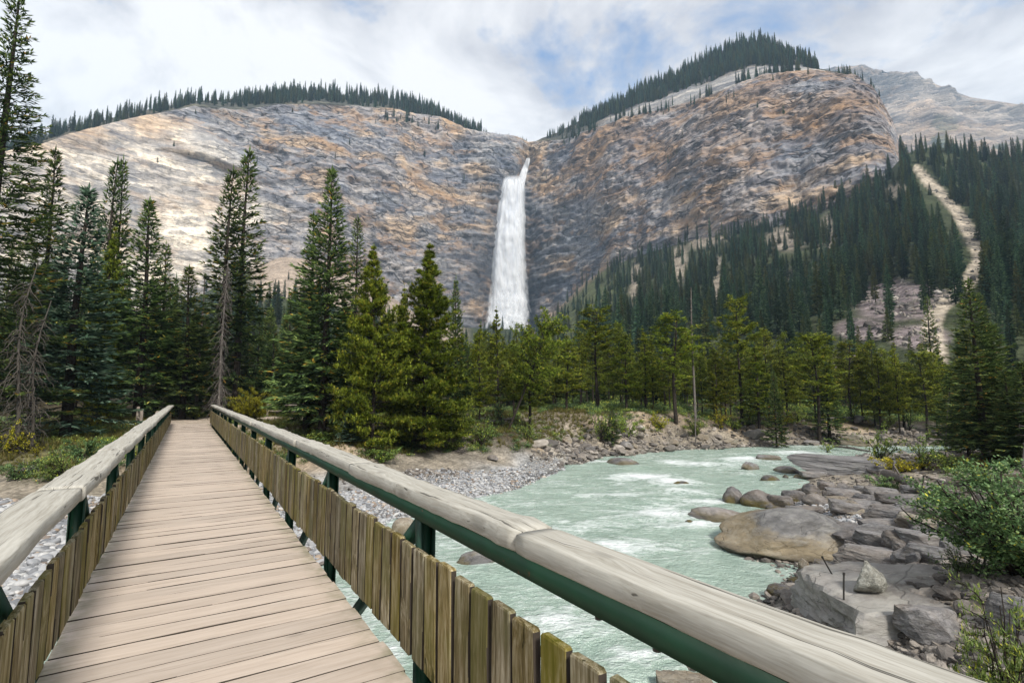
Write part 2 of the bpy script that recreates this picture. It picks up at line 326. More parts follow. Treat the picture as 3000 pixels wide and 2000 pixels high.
# ground: colour from vertices plus fine breakup
t = NT('ground'); o = t.pos(); cc = t.attr('col', 'Color')
a = t.noise(o, 1.4, 6, 0.6); b = t.vor(o, 9.0, 'F1', 'Color'); d = t.vor(o, 9.0)
bw = t.n('ShaderNodeRGBToBW', {0: b}).outputs[0]
c = t.mix(1.0, cc, t.ramp(a, [(0.3, (0.55, 0.55, 0.53)), (0.7, (1.25, 1.24, 1.22))]), 'MULTIPLY')
c = t.mix(0.75, c, t.ramp(bw, [(0.2, (0.6, 0.6, 0.6)), (0.8, (1.3, 1.3, 1.3))]), 'MULTIPLY')
h = t.math('SUBTRACT', a, t.math('MULTIPLY', d, 0.8))
M['ground'] = t.done(c, 0.92, t.bump(h, 0.7, 0.06), 0.15)

# cliffs: colour from vertices plus strata and blocks
def mat_cliff(name, fs=1.0, streak=0.5, dip=8):
    """bedded limestone: beds and joints break it into blocks of slightly different tone"""
    t = NT(name); o = t.pos(); cc = t.attr('col', 'Color')
    wv = t.vadd(o, t.n('ShaderNodeVectorMath', {0: t.n('ShaderNodeTexNoise', {'Vector': o, 'Scale': 0.010 * fs, 'Detail': 3.0, 'Roughness': 0.5}).outputs[1], 1: (20 / fs, 20 / fs, 20 / fs)}, operation='MULTIPLY').outputs[0])
    def blocks(sc, rot):
        v = t.map(wv, sc, rot=rot); n = t.n('ShaderNodeTexVoronoi', {'Vector': v, 'Scale': fs, 'Randomness': 1.0}, feature='F1')
        e = t.n('ShaderNodeTexVoronoi', {'Vector': v, 'Scale': fs, 'Randomness': 1.0}, feature='DISTANCE_TO_EDGE').outputs['Distance']
        return t.n('ShaderNodeRGBToBW', {0: n.outputs['Color']}).outputs[0], e
    b1, e1 = blocks((0.026, 0.026, 0.085), (0, R(dip), 0)); b2, e2 = blocks((0.075, 0.075, 0.24), (0, R(dip * 1.3), 0)); b3, e3 = blocks((0.10, 0.10, 0.05), (R(5), 0, 0))
    st = t.noise(t.map(wv, (0.012, 0.012, 0.24), rot=(0, R(dip), 0)), 1.0 * fs, 6, 0.68)
    vt = t.noise(t.map(o, (0.16, 0.16, 0.012)), 1.0 * fs, 4, 0.55)
    fine = t.noise(t.map(o, (0.30, 0.30, 0.75)), 1.0 * fs, 5, 0.7)
    c = t.mix(0.85, cc, t.ramp(b1, [(0.2, (0.70, 0.71, 0.75)), (0.5, (0.98, 0.98, 0.98)), (0.8, (1.26, 1.22, 1.16))]), 'MULTIPLY')
    c = t.mix(0.85, c, t.ramp(b2, [(0.2, (0.66, 0.67, 0.71)), (0.5, (0.98, 0.98, 0.98)), (0.8, (1.30, 1.27, 1.22))]), 'MULTIPLY')
    c = t.mix(0.6, c, t.ramp(st, [(0.36, (0.60, 0.61, 0.65)), (0.5, (1.0, 1.0, 1.0)), (0.62, (1.2, 1.19, 1.16))]), 'MULTIPLY')
    c = t.mix(streak, c, t.ramp(vt, [(0.36, (0.62, 0.64, 0.70)), (0.56, (1.08, 1.08, 1.08))]), 'MULTIPLY')
    c = t.mix(0.7, c, t.ramp(fine, [(0.36, (0.60, 0.60, 0.62)), (0.62, (1.25, 1.25, 1.23))]), 'MULTIPLY')
    orange = t.math('MULTIPLY', t.ramp(t.math('ADD', t.noise(t.map(o, (0.016, 0.016, 0.034)), 1.0 * fs, 6, 0.65), t.math('MULTIPLY', b2, 0.12)), [(0.57, 0.0), (0.68, 1.0)]), t.attr('warm'))
    c = t.mix(t.math('MULTIPLY', orange, 0.6), c, (0.40, 0.235, 0.115))
    gate = t.ramp(t.noise(t.map(o, (0.022, 0.022, 0.03)), 1.0 * fs, 4, 0.6), [(0.44, 0.0), (0.58, 1.0)])
    g2 = t.ramp(t.noise(t.map(o, (0.07, 0.07, 0.07)), 1.0 * fs, 3, 0.6), [(0.44, 0.0), (0.56, 1.0)])
    k1 = t.math('MULTIPLY', t.math('SUBTRACT', 1.0, t.ramp(e1, [(0.0, 0.0), (0.060, 1.0)])), g2)
    k2 = t.math('MULTIPLY', t.math('SUBTRACT', 1.0, t.ramp(e2, [(0.0, 0.0), (0.075, 1.0)])), gate)
    kk = t.math('MAXIMUM', t.math('MULTIPLY', k1, 0.85), t.math('MULTIPLY', k2, 0.75))
    kk = t.math('MULTIPLY', kk, t.ramp(t.attr('warm'), [(0.56, 0.30), (0.95, 1.0)]))
    c = t.mix(kk, c, (0.055, 0.056, 0.064))
    h = t.math('ADD', t.math('ADD', t.math('MULTIPLY', b1, 1.0), t.math('MULTIPLY', b2, 0.6)), t.math('ADD', t.math('MULTIPLY', st, 0.8), t.math('SUBTRACT', t.math('MULTIPLY', fine, 0.5), kk)))
    return t.done(c, 0.9, t.bump(h, 0.75, 4.0 / fs), 0.15)
M['cliff'] = mat_cliff('cliff_rock')
M['farcliff'] = mat_cliff('far_mountain_rock', 0.5, 0.2, -14)
t = NT('hillside'); o = t.pos(); cc = t.attr('col', 'Color')
a = t.noise(o, 0.10, 6, 0.65); b = t.noise(o, 0.6, 5, 0.65)
c = t.mix(0.9, cc, t.ramp(a, [(0.35, (0.6, 0.6, 0.6)), (0.65, (1.25, 1.25, 1.25))]), 'MULTIPLY')
c = t.mix(0.8, c, t.ramp(b, [(0.38, (0.5, 0.5, 0.5)), (0.62, (1.3, 1.3, 1.3))]), 'MULTIPLY')
M['hill'] = t.done(c, 0.95, t.bump(b, 0.8, 1.5), 0.1)

# river: milky meltwater with foam
t = NT('river_water'); o = t.pos(); f = t.attr('foam')
fv = t.map(o, (0.85, 1.55, 1), rot=(0, 0, R(-10)))
ns = t.noise(fv, 1.0, 7, 0.62, 0.8); n2_ = t.noise(fv, 4.2, 5, 0.6, 0.5); n3_ = t.noise(fv, 13.0, 3, 0.6)
fm = t.ramp(t.math('ADD', f, t.math('MULTIPLY', t.math('SUBTRACT', t.math('ADD', t.math('MULTIPLY', ns, 0.5), t.math('MULTIPLY', n2_, 0.5)), 0.5), 2.4)), [(0.24, 0.0), (0.52, 0.5), (0.80, 1.0)])
base = t.ramp(ns, [(0.3, (0.265, 0.355, 0.295)), (0.5, (0.35, 0.45, 0.38)), (0.7, (0.44, 0.535, 0.465))])
c = t.mix(fm, base, (0.80, 0.83, 0.82))
h = t.math('ADD', t.math('MULTIPLY', ns, 1.0), t.math('ADD', t.math('MULTIPLY', n2_, 0.45), t.math('MULTIPLY', n3_, 0.32)))
M['water'] = t.done(c, t.mix(fm, (0.16,) * 3, (0.6,) * 3), t.bump(h, 1.0, 0.22), 0.5)

# ================================================================ near ground
BAZ = math.atan2((544 - 1500) / 1500, CP + SP_ * 154 / 1500)      # bridge axis, clockwise from +Y
BD = np.array([math.sin(BAZ), math.cos(BAZ)]); BR = np.array([math.cos(BAZ), -math.sin(BAZ)])
DECK = 2.5
def bxy(s, o): return BD * s + BR * o
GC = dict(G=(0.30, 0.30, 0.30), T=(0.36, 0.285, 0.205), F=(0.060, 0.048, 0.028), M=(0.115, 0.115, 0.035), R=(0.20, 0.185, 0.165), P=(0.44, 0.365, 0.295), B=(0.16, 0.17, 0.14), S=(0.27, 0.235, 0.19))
CPT = []
def px(x, y, z, c): p = at_z(x, y, z); CPT.append((p[0], p[1], z, c))
def xy(x, y, z, c): CPT.append((x, y, z, c))
def br(s, o, z, c): p = bxy(s, o); CPT.append((p[0], p[1], z, c))
for x, y in ((1651, 1362), (1568, 1398), (1490, 1427), (1417, 1452), (1280, 1484), (1118, 1518), (985, 1640), (600, 1720), (230, 1835), (0, 1840), (-400, 1850), (-1000, 1850)): px(x, y, 0.02, 'G')
for x, y, z in ((1500, 1380, .38), (1560, 1365, .35), (1350, 1412, .42), (1250, 1422, .42), (1100, 1470, .35), (950, 1510, .32), (330, 1570, .42), (150, 1600, .4), (0, 1600, .4), (-300, 1600, .4)): px(x, y, z, 'G')
for x, y, z in ((1640, 1334, .55), (1450, 1345, .75), (1300, 1360, .75), (1180, 1372, .75), (60, 1445, .75), (-200, 1445, .75), (200, 1420, .8)): px(x, y, z, 'S')
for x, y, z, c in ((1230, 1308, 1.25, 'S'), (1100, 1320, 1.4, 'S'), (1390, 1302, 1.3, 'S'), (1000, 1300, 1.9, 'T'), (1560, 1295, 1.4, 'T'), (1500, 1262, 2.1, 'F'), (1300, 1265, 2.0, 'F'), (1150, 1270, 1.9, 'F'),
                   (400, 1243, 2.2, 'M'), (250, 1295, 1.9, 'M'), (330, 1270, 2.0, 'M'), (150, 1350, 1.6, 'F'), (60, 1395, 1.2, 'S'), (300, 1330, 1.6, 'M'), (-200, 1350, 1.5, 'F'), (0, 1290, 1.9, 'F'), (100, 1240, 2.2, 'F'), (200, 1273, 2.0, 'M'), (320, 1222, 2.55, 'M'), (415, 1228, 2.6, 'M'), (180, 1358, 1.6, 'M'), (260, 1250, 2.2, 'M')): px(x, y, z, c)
for s, o, z, c in ((37.5, .3, 2.44, 'P'), (37.5, -1.2, 2.4, 'P'), (37.5, 1.9, 2.4, 'P'), (40, .3, 2.45, 'P'), (42.5, .3, 2.45, 'P'), (44.5, -3, 2.45, 'M'), (44.5, 1, 2.5, 'P'), (43, 6, 2.4, 'P'), (43.5, 11, 2.4, 'P'), (46, 8, 2.45, 'M'), (40.5, 4, 2.3, 'M'), (39, 7, 2.2, 'M'),
                   (36.5, .3, 1.9, 'T'), (33, .3, 1.7, 'T'), (31, 2.5, 1.5, 'T'), (33, 3, 1.9, 'T'), (28, 2, 1.05, 'T'), (28, -2, 1.2, 'T'), (24, 1, .6, 'T'), (34, -3, 1.9, 'M'), (30, -3.5, 1.6, 'M'), (26, -3.5, 1.1, 'S'), (19, 1, .42, 'G'), (19, -3, .45, 'G'), (22, -4, .7, 'S'), (22, 4, .55, 'G'), (26, 5, 1.0, 'T'), (30, 6, 1.7, 'F')): br(s, o, z, c)
for x, y in ((1764, 1338), (1900, 1323), (2000, 1317), (2130, 1310), (2300, 1304), (2462, 1302)):
    p = at_z(x, y, 0.02); xy(p[0], p[1], .03, 'R'); k = p / np.linalg.norm(p[:2]); zt = 2.5 if x < 2050 else 1.5
    for dd, zz_, c in ((1.5, .6, 'S'), (3.6, zt, 'T'), (7, zt + .25, 'F'), (12, zt + .4, 'F')): xy(p[0] + k[0] * dd, p[1] + k[1] * dd, zz_, c)
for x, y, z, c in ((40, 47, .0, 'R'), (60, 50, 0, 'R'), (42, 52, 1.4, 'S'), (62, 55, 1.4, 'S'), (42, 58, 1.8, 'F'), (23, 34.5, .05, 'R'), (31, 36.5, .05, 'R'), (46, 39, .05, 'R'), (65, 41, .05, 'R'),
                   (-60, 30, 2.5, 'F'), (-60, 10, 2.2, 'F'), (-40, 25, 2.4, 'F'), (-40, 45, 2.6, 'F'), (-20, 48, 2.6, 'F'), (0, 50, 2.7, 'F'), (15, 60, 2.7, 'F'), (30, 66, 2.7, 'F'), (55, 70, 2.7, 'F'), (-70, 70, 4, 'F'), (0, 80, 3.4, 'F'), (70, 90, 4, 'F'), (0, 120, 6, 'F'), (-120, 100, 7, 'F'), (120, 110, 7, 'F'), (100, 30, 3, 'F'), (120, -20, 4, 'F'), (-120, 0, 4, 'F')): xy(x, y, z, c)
for x, y in ((2336, 1388), (2302, 1446), (2260, 1495), (2150, 1610), (2302, 1650), (2394, 1672), (2256, 1745), (2150, 1850), (2040, 1960), (1900, 2150), (1650, 2500)): px(x, y, 0.0, 'R')
for x, y, z, c in ((2450, 1440, .32, 'S'), (2600, 1440, .55, 'S'), (2450, 1560, .36, 'S'), (2480, 1500, .34, 'S'), (2650, 1560, .75, 'S'), (2700, 1700, .95, 'S'), (2900, 1750, 1.2, 'S'), (2850, 1500, 1.1, 'S'), (2950, 1400, 1.5, 'F'), (2700, 1385, .85, 'S'), (2850, 1350, 1.2, 'F'), (2550, 1365, .55, 'S'), (2400, 1420, .18, 'S'), (2420, 1395, .2, 'S')): px(x, y, z, c)
for x, y, z, c in ((6, 3, 1.2, 'S'), (9, 5, 1.3, 'S'), (4, 0, 1.1, 'S'), (14, 10, 1.5, 'F'), (20, 15, 1.6, 'F'), (30, 20, 1.8, 'F'), (26, 28, 1.1, 'F'), (45, 25, 1.8, 'F'), (0, -8, 2.2, 'T'), (-10, -15, 2.2, 'F'), (10, -10, 2.2, 'F'), (40, -20, 3, 'F'), (-40, -30, 3, 'F'),
                   (5, 15, -.9, 'B'), (8, 20, -.9, 'B'), (12, 28, -.9, 'B'), (20, 38, -.9, 'B'), (30, 41, -.9, 'B'), (48, 43.5, -.9, 'B'), (3, 8, -.9, 'B'), (0, 5, -.9, 'B'), (-5, 3, -.9, 'B'), (-12, 2, -.9, 'B'), (-22, 1, -.9, 'B'), (13, 33, -.9, 'B'), (2, 12, -.9, 'B'), (-3, 7, -.9, 'B'), (-45, 0, -.9, 'B'), (-80, -2, -.9, 'B'),
                   (0, 0, -.1, 'R'), (-4, -3, 0, 'R'), (-12, -5, 0, 'R'), (-28, -7, 0, 'R'), (-60, -8, 0, 'R'), (1.5, 2.0, -.1, 'R'), (-30, 9, .3, 'G'), (-60, 9, .3, 'G'), (-30, 16, 1.2, 'F'), (-60, 20, 2, 'F')): xy(x, y, z, c)
CPA = np.array([[a, b, c] for a, b, c, _ in CPT]); CPC = np.array([GC[c] for *_, c in CPT])
def _phi(A, B): return np.sqrt(((A[:, None] - B[None]) ** 2).sum(-1) + 0.01)
_A = _phi(CPA[:, :2], CPA[:, :2]); _w = np.linalg.solve(_A - 0.02 * np.eye(len(_A)), CPA[:, 2])
def ground_raw(P):
    out = np.empty(len(P))
    for i in range(0, len(P), 20000): out[i:i + 20000] = _phi(P[i:i + 20000], CPA[:, :2]) @ _w
    return out
def gz(x, y):
    """terrain height at points"""
    P = np.stack(np.broadcast_arrays(np.asarray(x, float), np.asarray(y, float)), -1); sh = P.shape[:-1]; P = P.reshape(-1, 2)
    z = ground_raw(P); Q = np.c_[P, np.zeros(len(P))]
    am = 0.02 + 0.10 * sstep(0.3, 1.6, z)
    z = z + am * fbm(Q * 0.9, 4, 3) + 0.03 * fbm(Q * 4, 2, 9) * sstep(-.2, .2, z)
    # flat path at the bridge end
    s = P @ BD; o = P @ BR
    pm = sstep(36.2, 37.0, s) * (1 - sstep(42.5, 45, s)) * (1 - sstep(1.7, 2.6, np.abs(o - .3)))
    z = z * (1 - pm) + pm * (DECK - 0.03)
    # nothing pokes up through the deck
    dm = sstep(-4, -3, s) * (1 - sstep(36.3, 36.8, s)) * (1 - sstep(2.0, 3.2, np.abs(o - .3)))
    z = np.where(dm > 0, np.minimum(z, z * (1 - dm) + dm * np.minimum(z, 1.95)), z)
    return z.reshape(sh)
def gcol(P):
    w_ = 1 / (((P[:, None] - CPA[None, :, :2]) ** 2).sum(-1) + 0.05) ** 1.6
    return (w_ @ CPC) / w_.sum(1)[:, None]
def axis(a, b, st, lo, hi, n): return np.unique(np.round(np.concatenate([a - np.geomspace(.3, a - lo + .3, n) + .3, np.arange(a, b, st), b + np.geomspace(.3, hi - b + .3, n) - .3]), 4))
gx = axis(-42, 46, .22, -400, 400, 26); gy = axis(-2, 62, .22, -300, 240, 22)
GX, GY = np.meshgrid(gx, gy, indexing='ij'); P2 = np.stack([GX, GY], -1).reshape(-1, 2)
Z = gz(P2[:, 0], P2[:, 1]); far = sstep(110, 220, np.hypot(P2[:, 0], P2[:, 1])); Z = Z * (1 - far) + far * np.clip(Z, 2, 9)
C3 = np.concatenate([gcol(P2[i:i + 20000]) for i in range(0, len(P2), 20000)])
nz = fbm(np.c_[P2 * .5, np.zeros(len(P2))], 4, 21)
C3 *= (1 + .25 * nz)[:, None]
wet = 1 - sstep(.03, .16, Z + .04 * nz); C3 = C3 * (1 - .55 * wet[:, None])
s_ = P2 @ BD; o_ = P2 @ BR
pm = (sstep(36, 37, s_) * (1 - sstep(43, 44.6, s_)) * (1 - sstep(1.6, 2.3, np.abs(o_ - .3) + .3 * nz)))[:, None]
C3 = C3 * (1 - pm) + pm * np.array(GC['P'])
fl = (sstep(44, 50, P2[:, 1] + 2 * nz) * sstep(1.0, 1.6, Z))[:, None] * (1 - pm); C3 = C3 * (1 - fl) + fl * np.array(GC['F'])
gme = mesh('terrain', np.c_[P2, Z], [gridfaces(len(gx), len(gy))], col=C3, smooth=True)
terrain = tag(link('terrain', gme, M['ground']), 'gravel bars, soil banks and forest floor along the river', kind='structure')

# ================================================================ river
rx = axis(-30, 36, .2, -140, 130, 18); ry = axis(-3, 50, .2, -60, 62, 12)
RX, RY = np.meshgrid(rx, ry, indexing='ij'); Q = np.stack([RX.ravel(), RY.ravel()], -1)
ang = R(-18); ca, sa = math.cos(ang), math.sin(ang); U = Q[:, 0] * ca - Q[:, 1] * sa; Vv = Q[:, 0] * sa + Q[:, 1] * ca
wv = 0.055 * fbm(np.c_[U * .35, Vv * .8, np.zeros(len(Q))], 4, 31) + .02 * fbm(np.c_[U * 1.4, Vv * 2.6, np.ones(len(Q))], 3, 33)
foam = 0.14 + .22 * fbm(np.c_[U * .16, Vv * .45, np.zeros(len(Q))], 4, 35)
FO = [(1880, 1395, 90, 8, .9), (1975, 1412, 70, 9, 1.), (1950, 1505, 110, 12, .85), (1800, 1600, 160, 22, .5), (1640, 1830, 120, 50, .75), (2050, 1535, 120, 10, .8), (1960, 1352, 60, 5, .8), (2050, 1360, 110, 6, .7), (1760, 1352, 60, 4, .6), (1700, 1720, 120, 30, .45), (2010, 1440, 60, 7, .6), (2180, 1345, 90, 5, .7), (1530, 1660, 60, 9, .6), (1900, 1920, 120, 30, .7), (2200, 1390, 70, 5, .6), (2330, 1325, 90, 4, .6), (1780, 1450, 90, 7, .45), (2080, 1470, 60, 6, .5), (1500, 1960, 140, 50, .5), (1150, 1900, 60, 30, .4)]
ppx, ppy = project(np.c_[Q, np.zeros(len(Q))]); ok = Q[:, 1] > 1
for fx, fy, sx, sy, a in FO:
    c0 = at_z(fx, fy, 0); wx = sx / 1500 * c0[1]; wy = abs(at_z(fx, fy - sy, 0)[1] - c0[1]) + .05
    dx_ = (Q[:, 0] - c0[0]) / wx; dy_ = (Q[:, 1] - c0[1] - .25 * (Q[:, 0] - c0[0]) * .4) / wy
    gsn = np.exp(-dx_ ** 2 - dy_ ** 2); foam += .85 * a * gsn; wv += .10 * a * gsn * (1 + .6 * fbm(np.c_[Q * 2.2, np.zeros(len(Q))], 3, 41))
river = link('river', mesh('river', np.c_[Q, wv], [gridfaces(len(rx), len(ry))], smooth=True, extra={'foam': np.clip(foam, 0, 1.2)}), M['water'])
tag(river, 'milky turquoise meltwater river with white foam', kind='structure')

# ================================================================ cliff wall with the falls
CK = np.array([  # x, base y, rim y, ridge y (2352-wide view), distances of base, rim, ridge
 (-500, 760, 430, 412, 520, 560, 640), (-100, 760, 372, 352, 590, 640, 700), (90, 750, 335, 322, 610, 660, 720), (150, 745, 312, 301, 620, 672, 735), (300, 740, 273, 259, 640, 700, 765),
 (450, 680, 244, 233, 655, 722, 790), (560, 620, 252, 225, 665, 742, 810), (640, 590, 240, 220, 675, 752, 825), (700, 592, 238, 216, 683, 760, 830), (760, 615, 238, 215, 690, 768, 835), (860, 655, 250, 222, 705, 782, 850), (910, 690, 258, 228, 712, 790, 855), (960, 725, 264, 240, 725, 800, 862),
 (1010, 748, 268, 264, 735, 808, 865), (1080, 752, 299, 297, 750, 818, 860), (1150, 755, 316, 314, 768, 826, 850), (1195, 757, 322, 321, 785, 838, 850), (1215, 757, 329, 327, 792, 846, 856), (1232, 756, 327, 324, 780, 838, 850), (1260, 735, 324, 312, 765, 822, 845), (1300, 692, 320, 296, 735, 800, 845),
 (1340, 655, 305, 272, 700, 775, 840), (1400, 612, 284, 243, 655, 742, 830), (1500, 575, 256, 194, 605, 705, 815), (1600, 545, 228, 146, 570, 680, 800), (1680, 530, 202, 108, 542, 660, 790), (1750, 522, 184, 96, 522, 645, 780), (1790, 516, 174, 112, 514, 640, 760), (1850, 494, 166, 134, 505, 634, 720),
 (1880, 478, 161, 159, 500, 632, 700), (1960, 445, 173, 171, 492, 640, 690), (2010, 425, 216, 214, 490, 655, 690), (2035, 405, 256, 253, 492, 668, 700), (2056, 392, 300, 298, 498, 685, 710), (2066, 382, 340, 338, 540, 740, 760), (2066, 380, 345, 343, 700, 900, 930), (2050, 378, 345, 343, 900, 1050, 1080)], float)
def smooth_cols(A, n):
    """resample key rows along their arc length"""
    d = np.r_[0, np.cumsum(np.hypot(np.diff(A[:, 0]), 0.15 * np.diff(A[:, 4])))]
    u = np.linspace(0, d[-1], n); return np.stack([np.interp(u, d, A[:, k]) for k in range(A.shape[1])], -1)
NU = 1240; ck = smooth_cols(CK, NU)
base = at_dist(ck[:, 0] * K, ck[:, 1] * K, ck[:, 4]); rim = at_dist(ck[:, 0] * K, ck[:, 2] * K, ck[:, 5]); ridge = at_dist(ck[:, 0] * K, ck[:, 3] * K, ck[:, 6])
NV1, NV2 = 210, 50
v1 = np.linspace(-.12, 1, NV1); v2 = np.linspace(0, 1, NV2)[1:]
# cliff profile: steep and slightly stepped
jit = 0.05 * fbm(np.c_[ck[:, 0] * .012, np.zeros(NU), np.zeros(NU)], 3, 51)
prof = []
for v in v1:
    hz = np.clip(v, -.2, 1) ** 1.0 if v > 0 else v
    setb = np.where(v > 0, .55 * v + .45 * v ** 3, v) + jit * math.sin(max(0, v) * math.pi)
    P = base + (rim - base) * setb[:, None] if np.ndim(setb) else base + (rim - base) * setb
    P[:, 2] = base[:, 2] + (rim[:, 2] - base[:, 2]) * hz
    prof.append(P)
for v in v2:
    P = rim + (ridge - rim) * v; prof.append(P)
back = ridge.copy(); k = ridge[:, :2] / np.linalg.norm(ridge[:, :2], axis=1)[:, None]; back[:, :2] += k * 60; back[:, 2] -= 12; prof.append(back)
P = np.stack(prof, 1); NV = P.shape[1]
vv = np.r_[v1, 1 + v2, 2.05]
tow = -np.concatenate([base[:, :2] / np.linalg.norm(base[:, :2], axis=1)[:, None], np.zeros((NU, 1))], 1)
F = P.reshape(-1, 3); Vg = np.broadcast_to(vv, (NU, NV)).ravel(); Ug = np.broadcast_to(ck[:, 0][:, None], (NU, NV)).ravel()
tw = np.repeat(tow, NV, 0)
cm = (1 - sstep(.95, 1.06, Vg)) * sstep(-.12, .05, Vg)       # rough on the face
wz = F[:, 2] + 26 * fbm(F * .007, 3, 60) + np.where(F[:, 0] < -20, -.14, .12) * F[:, 0]
led = wz / 13 + .6 * vnoise(np.c_[F[:, :2] * .01, wz * 0], 61); fr = led - np.floor(led); stp = np.where(fr < .8, fr / .8, (1 - fr) / .2)
led2 = wz / 4.3 + .8 * vnoise(np.c_[F[:, :2] * .03, wz * 0], 62); fr2 = led2 - np.floor(led2)
disp = 13 * fbm(F * np.array([.011, .011, .007]), 4, 63) + 5.5 * np.abs(fbm(F * np.array([.045, .045, .016]), 4, 64)) + 4.5 * (stp - .5) * np.clip(.25 + 1.5 * fbm(F * .016, 3, 65), 0, 1.5) + 1.8 * (fr2 - .5) * np.clip(.3 + 1.4 * fbm(F * .03, 3, 68), 0, 1.4) + 2.6 * fbm(F * np.array([.13, .13, .2]), 3, 66) + 5 * np.abs(fbm(F * np.array([.03, .03, .05]), 3, 69))
# overhanging shadowed roofs on the pale left wall
ppx, ppy = project(F); ppx /= K; ppy /= K
line = np.interp(ppx, [380, 470, 560, 620, 660], [352, 372, 410, 430, 425]); roof = np.exp(-((ppx - 500) / 110) ** 2)
disp += 9 * roof * (sstep(0, -14, ppy - line) * (1 - sstep(30, 90, line - ppy)))
line2 = np.interp(ppx, [500, 600, 760], [300, 335, 400]); disp += 5 * np.exp(-((ppx - 620) / 110) ** 2) * sstep(0, -6, ppy - line2) * (1 - sstep(10, 40, line2 - ppy))
# the slot that the water has cut
cx = np.interp(ppy, [320, 366, 412, 470, 600, 760], [1222, 1214, 1186, 1172, 1163, 1158])
slot = np.exp(-((ppx - cx) / np.interp(ppy, [320, 420, 600, 760], [9, 24, 48, 60])) ** 2)
disp += -22 * slot * sstep(330, 380, ppy) - 8 * np.exp(-((ppx - 1218) / 14) ** 2) * (1 - sstep(330, 400, ppy))
pale0 = sstep(90, -60, ppx - np.interp(ppy, [230, 300, 400, 500, 600, 700], [330, 500, 590, 640, 560, 560])); disp = disp * (1 - .55 * pale0) + pale0 * (10 * roof * (sstep(0, -14, ppy - line) * (1 - sstep(30, 90, line - ppy))))
F = F + tw * (disp * cm)[:, None]
F[:, 2] += np.where(Vg > 1, 2.5 * fbm(F * .03, 3, 67) * sstep(1.0, 1.1, Vg), 0)
# rock colours
n1_ = fbm(F * np.array([.006, .006, .012]), 4, 70); n2__ = fbm(F * np.array([.02, .02, .05]), 4, 71); n3__ = fbm(F * np.array([.03, .03, .006]), 3, 72)
CREAM, GREY, BLUE, OCH, DARK, BROWN = [np.array(c) for c in ((.80, .72, .61), (.31, .305, .315), (.225, .245, .285), (.55, .40, .26), (.095, .098, .11), (.40, .335, .295))]
def blend(C, col, m): return C * (1 - m[:, None]) + col * m[:, None]
Cc = np.broadcast_to(GREY, F.shape).copy()
Cc = blend(Cc, BROWN, np.clip(.35 + .9 * n1_, 0, 1) * .7)
Cc = blend(Cc, OCH, np.clip((n2__ - .18) * 2.2, 0, 1) * .75)
Cc = blend(Cc, BLUE, np.clip((fbm(F * np.array([.012, .012, .03]), 4, 73) - .15) * 2, 0, 1) * .8)
edge = np.interp(ppy, [230, 300, 400, 500, 600, 700], [330, 500, 590, 640, 560, 560])
pale = sstep(70, -70, ppx - edge - 90 * n1_ - 40 * n2__)
Cc = blend(Cc, CREAM, pale * np.clip(.85 + .5 * n2__, 0, 1))
Cc = blend(Cc, OCH * 1.15, pale * sstep(60, 0, ppy - np.interp(ppx, [100, 300, 500], [330, 290, 270])) * .55)
Cc = blend(Cc, np.array((.33, .335, .345)), pale * np.clip((n3__ - .05) * 2.5, 0, 1) * .6)
up_r = sstep(1230, 1330, ppx) * sstep(40, -60, ppy - np.interp(ppx, [1230, 1500, 1800, 2060], [560, 440, 400, 360]) - 40 * n1_)
Cc = blend(Cc, np.array((.255, .175, .125)), up_r * np.clip(.5 + n2__, 0, 1) * .75)
cap = sstep(1330, 1420, ppx) * (Vg > 1) * (1 - sstep(1.35, 1.5, Vg + .1 * n2__))
Cc = blend(Cc, np.array((.35, .345, .335)), cap * .8)
wetm = np.exp(-((ppx - cx - 8) / np.interp(ppy, [330, 450, 600, 760], [22, 56, 92, 98])) ** 2 * (1 + .8 * n2__)) * sstep(340, 480, ppy + 40 * n1_)
Cc = blend(Cc, DARK, np.clip(wetm * 1.35, 0, .92))
forest_soil = (Vg > 1.0) * (1 - cap) * .85
Cc = blend(Cc, np.array((.05, .055, .035)), forest_soil)
warm = (1 - np.clip(wetm * 1.2, 0, .45)) * (Vg <= 1.02) * (1 - .45 * pale)
cliff = link('cliff', mesh('cliff', F, [gridfaces(NU, NV)], col=Cc, smooth=False, extra={'warm': warm}), M['cliff'])
tag(cliff, 'towering grey and ochre limestone cliff wall behind the valley', kind='structure')
CLIFF = F.reshape(NU, NV, 3); CV = vv

# ================================================================ far mountain
FM = np.array([(1780, 420, 190, 1350, 1850), (1880, 420, 172, 1350, 1900), (1930, 420, 168, 1350, 1900), (1990, 420, 168, 1350, 1900), (2030, 420, 172, 1350, 1900), (2085, 420, 168, 1330, 1900), (2150, 430, 194, 1320, 1880), (2230, 440, 224, 1300, 1850), (2352, 450, 242, 1280, 1800), (2600, 460, 300, 1200, 1700), (2900, 480, 330, 1200, 1650)], float)
u = np.linspace(0, len(FM) - 1, 420); fk = np.stack([np.interp(u, np.arange(len(FM)), FM[:, k]) for k in range(5)], -1)
b_ = at_dist(fk[:, 0] * K, fk[:, 1] * K, fk[:, 3]); r_ = at_dist(fk[:, 0] * K, fk[:, 2] * K, fk[:, 4])
v = np.linspace(0, 1, 160); G = b_[:, None] + (r_ - b_)[:, None] * v[None, :, None]
bk = r_ + np.c_[r_[:, :2] / np.linalg.norm(r_[:, :2], axis=1)[:, None] * 200, np.full(len(r_), -90)]
G = np.concatenate([G, bk[:, None]], 1).reshape(-1, 3)
vvg = np.broadcast_to(np.r_[v, 1.1], (420, 161)).ravel()
wz = G[:, 2] + .22 * G[:, 0] + 30 * fbm(G * .003, 3, 80); fr = wz / 36 - np.floor(wz / 36)
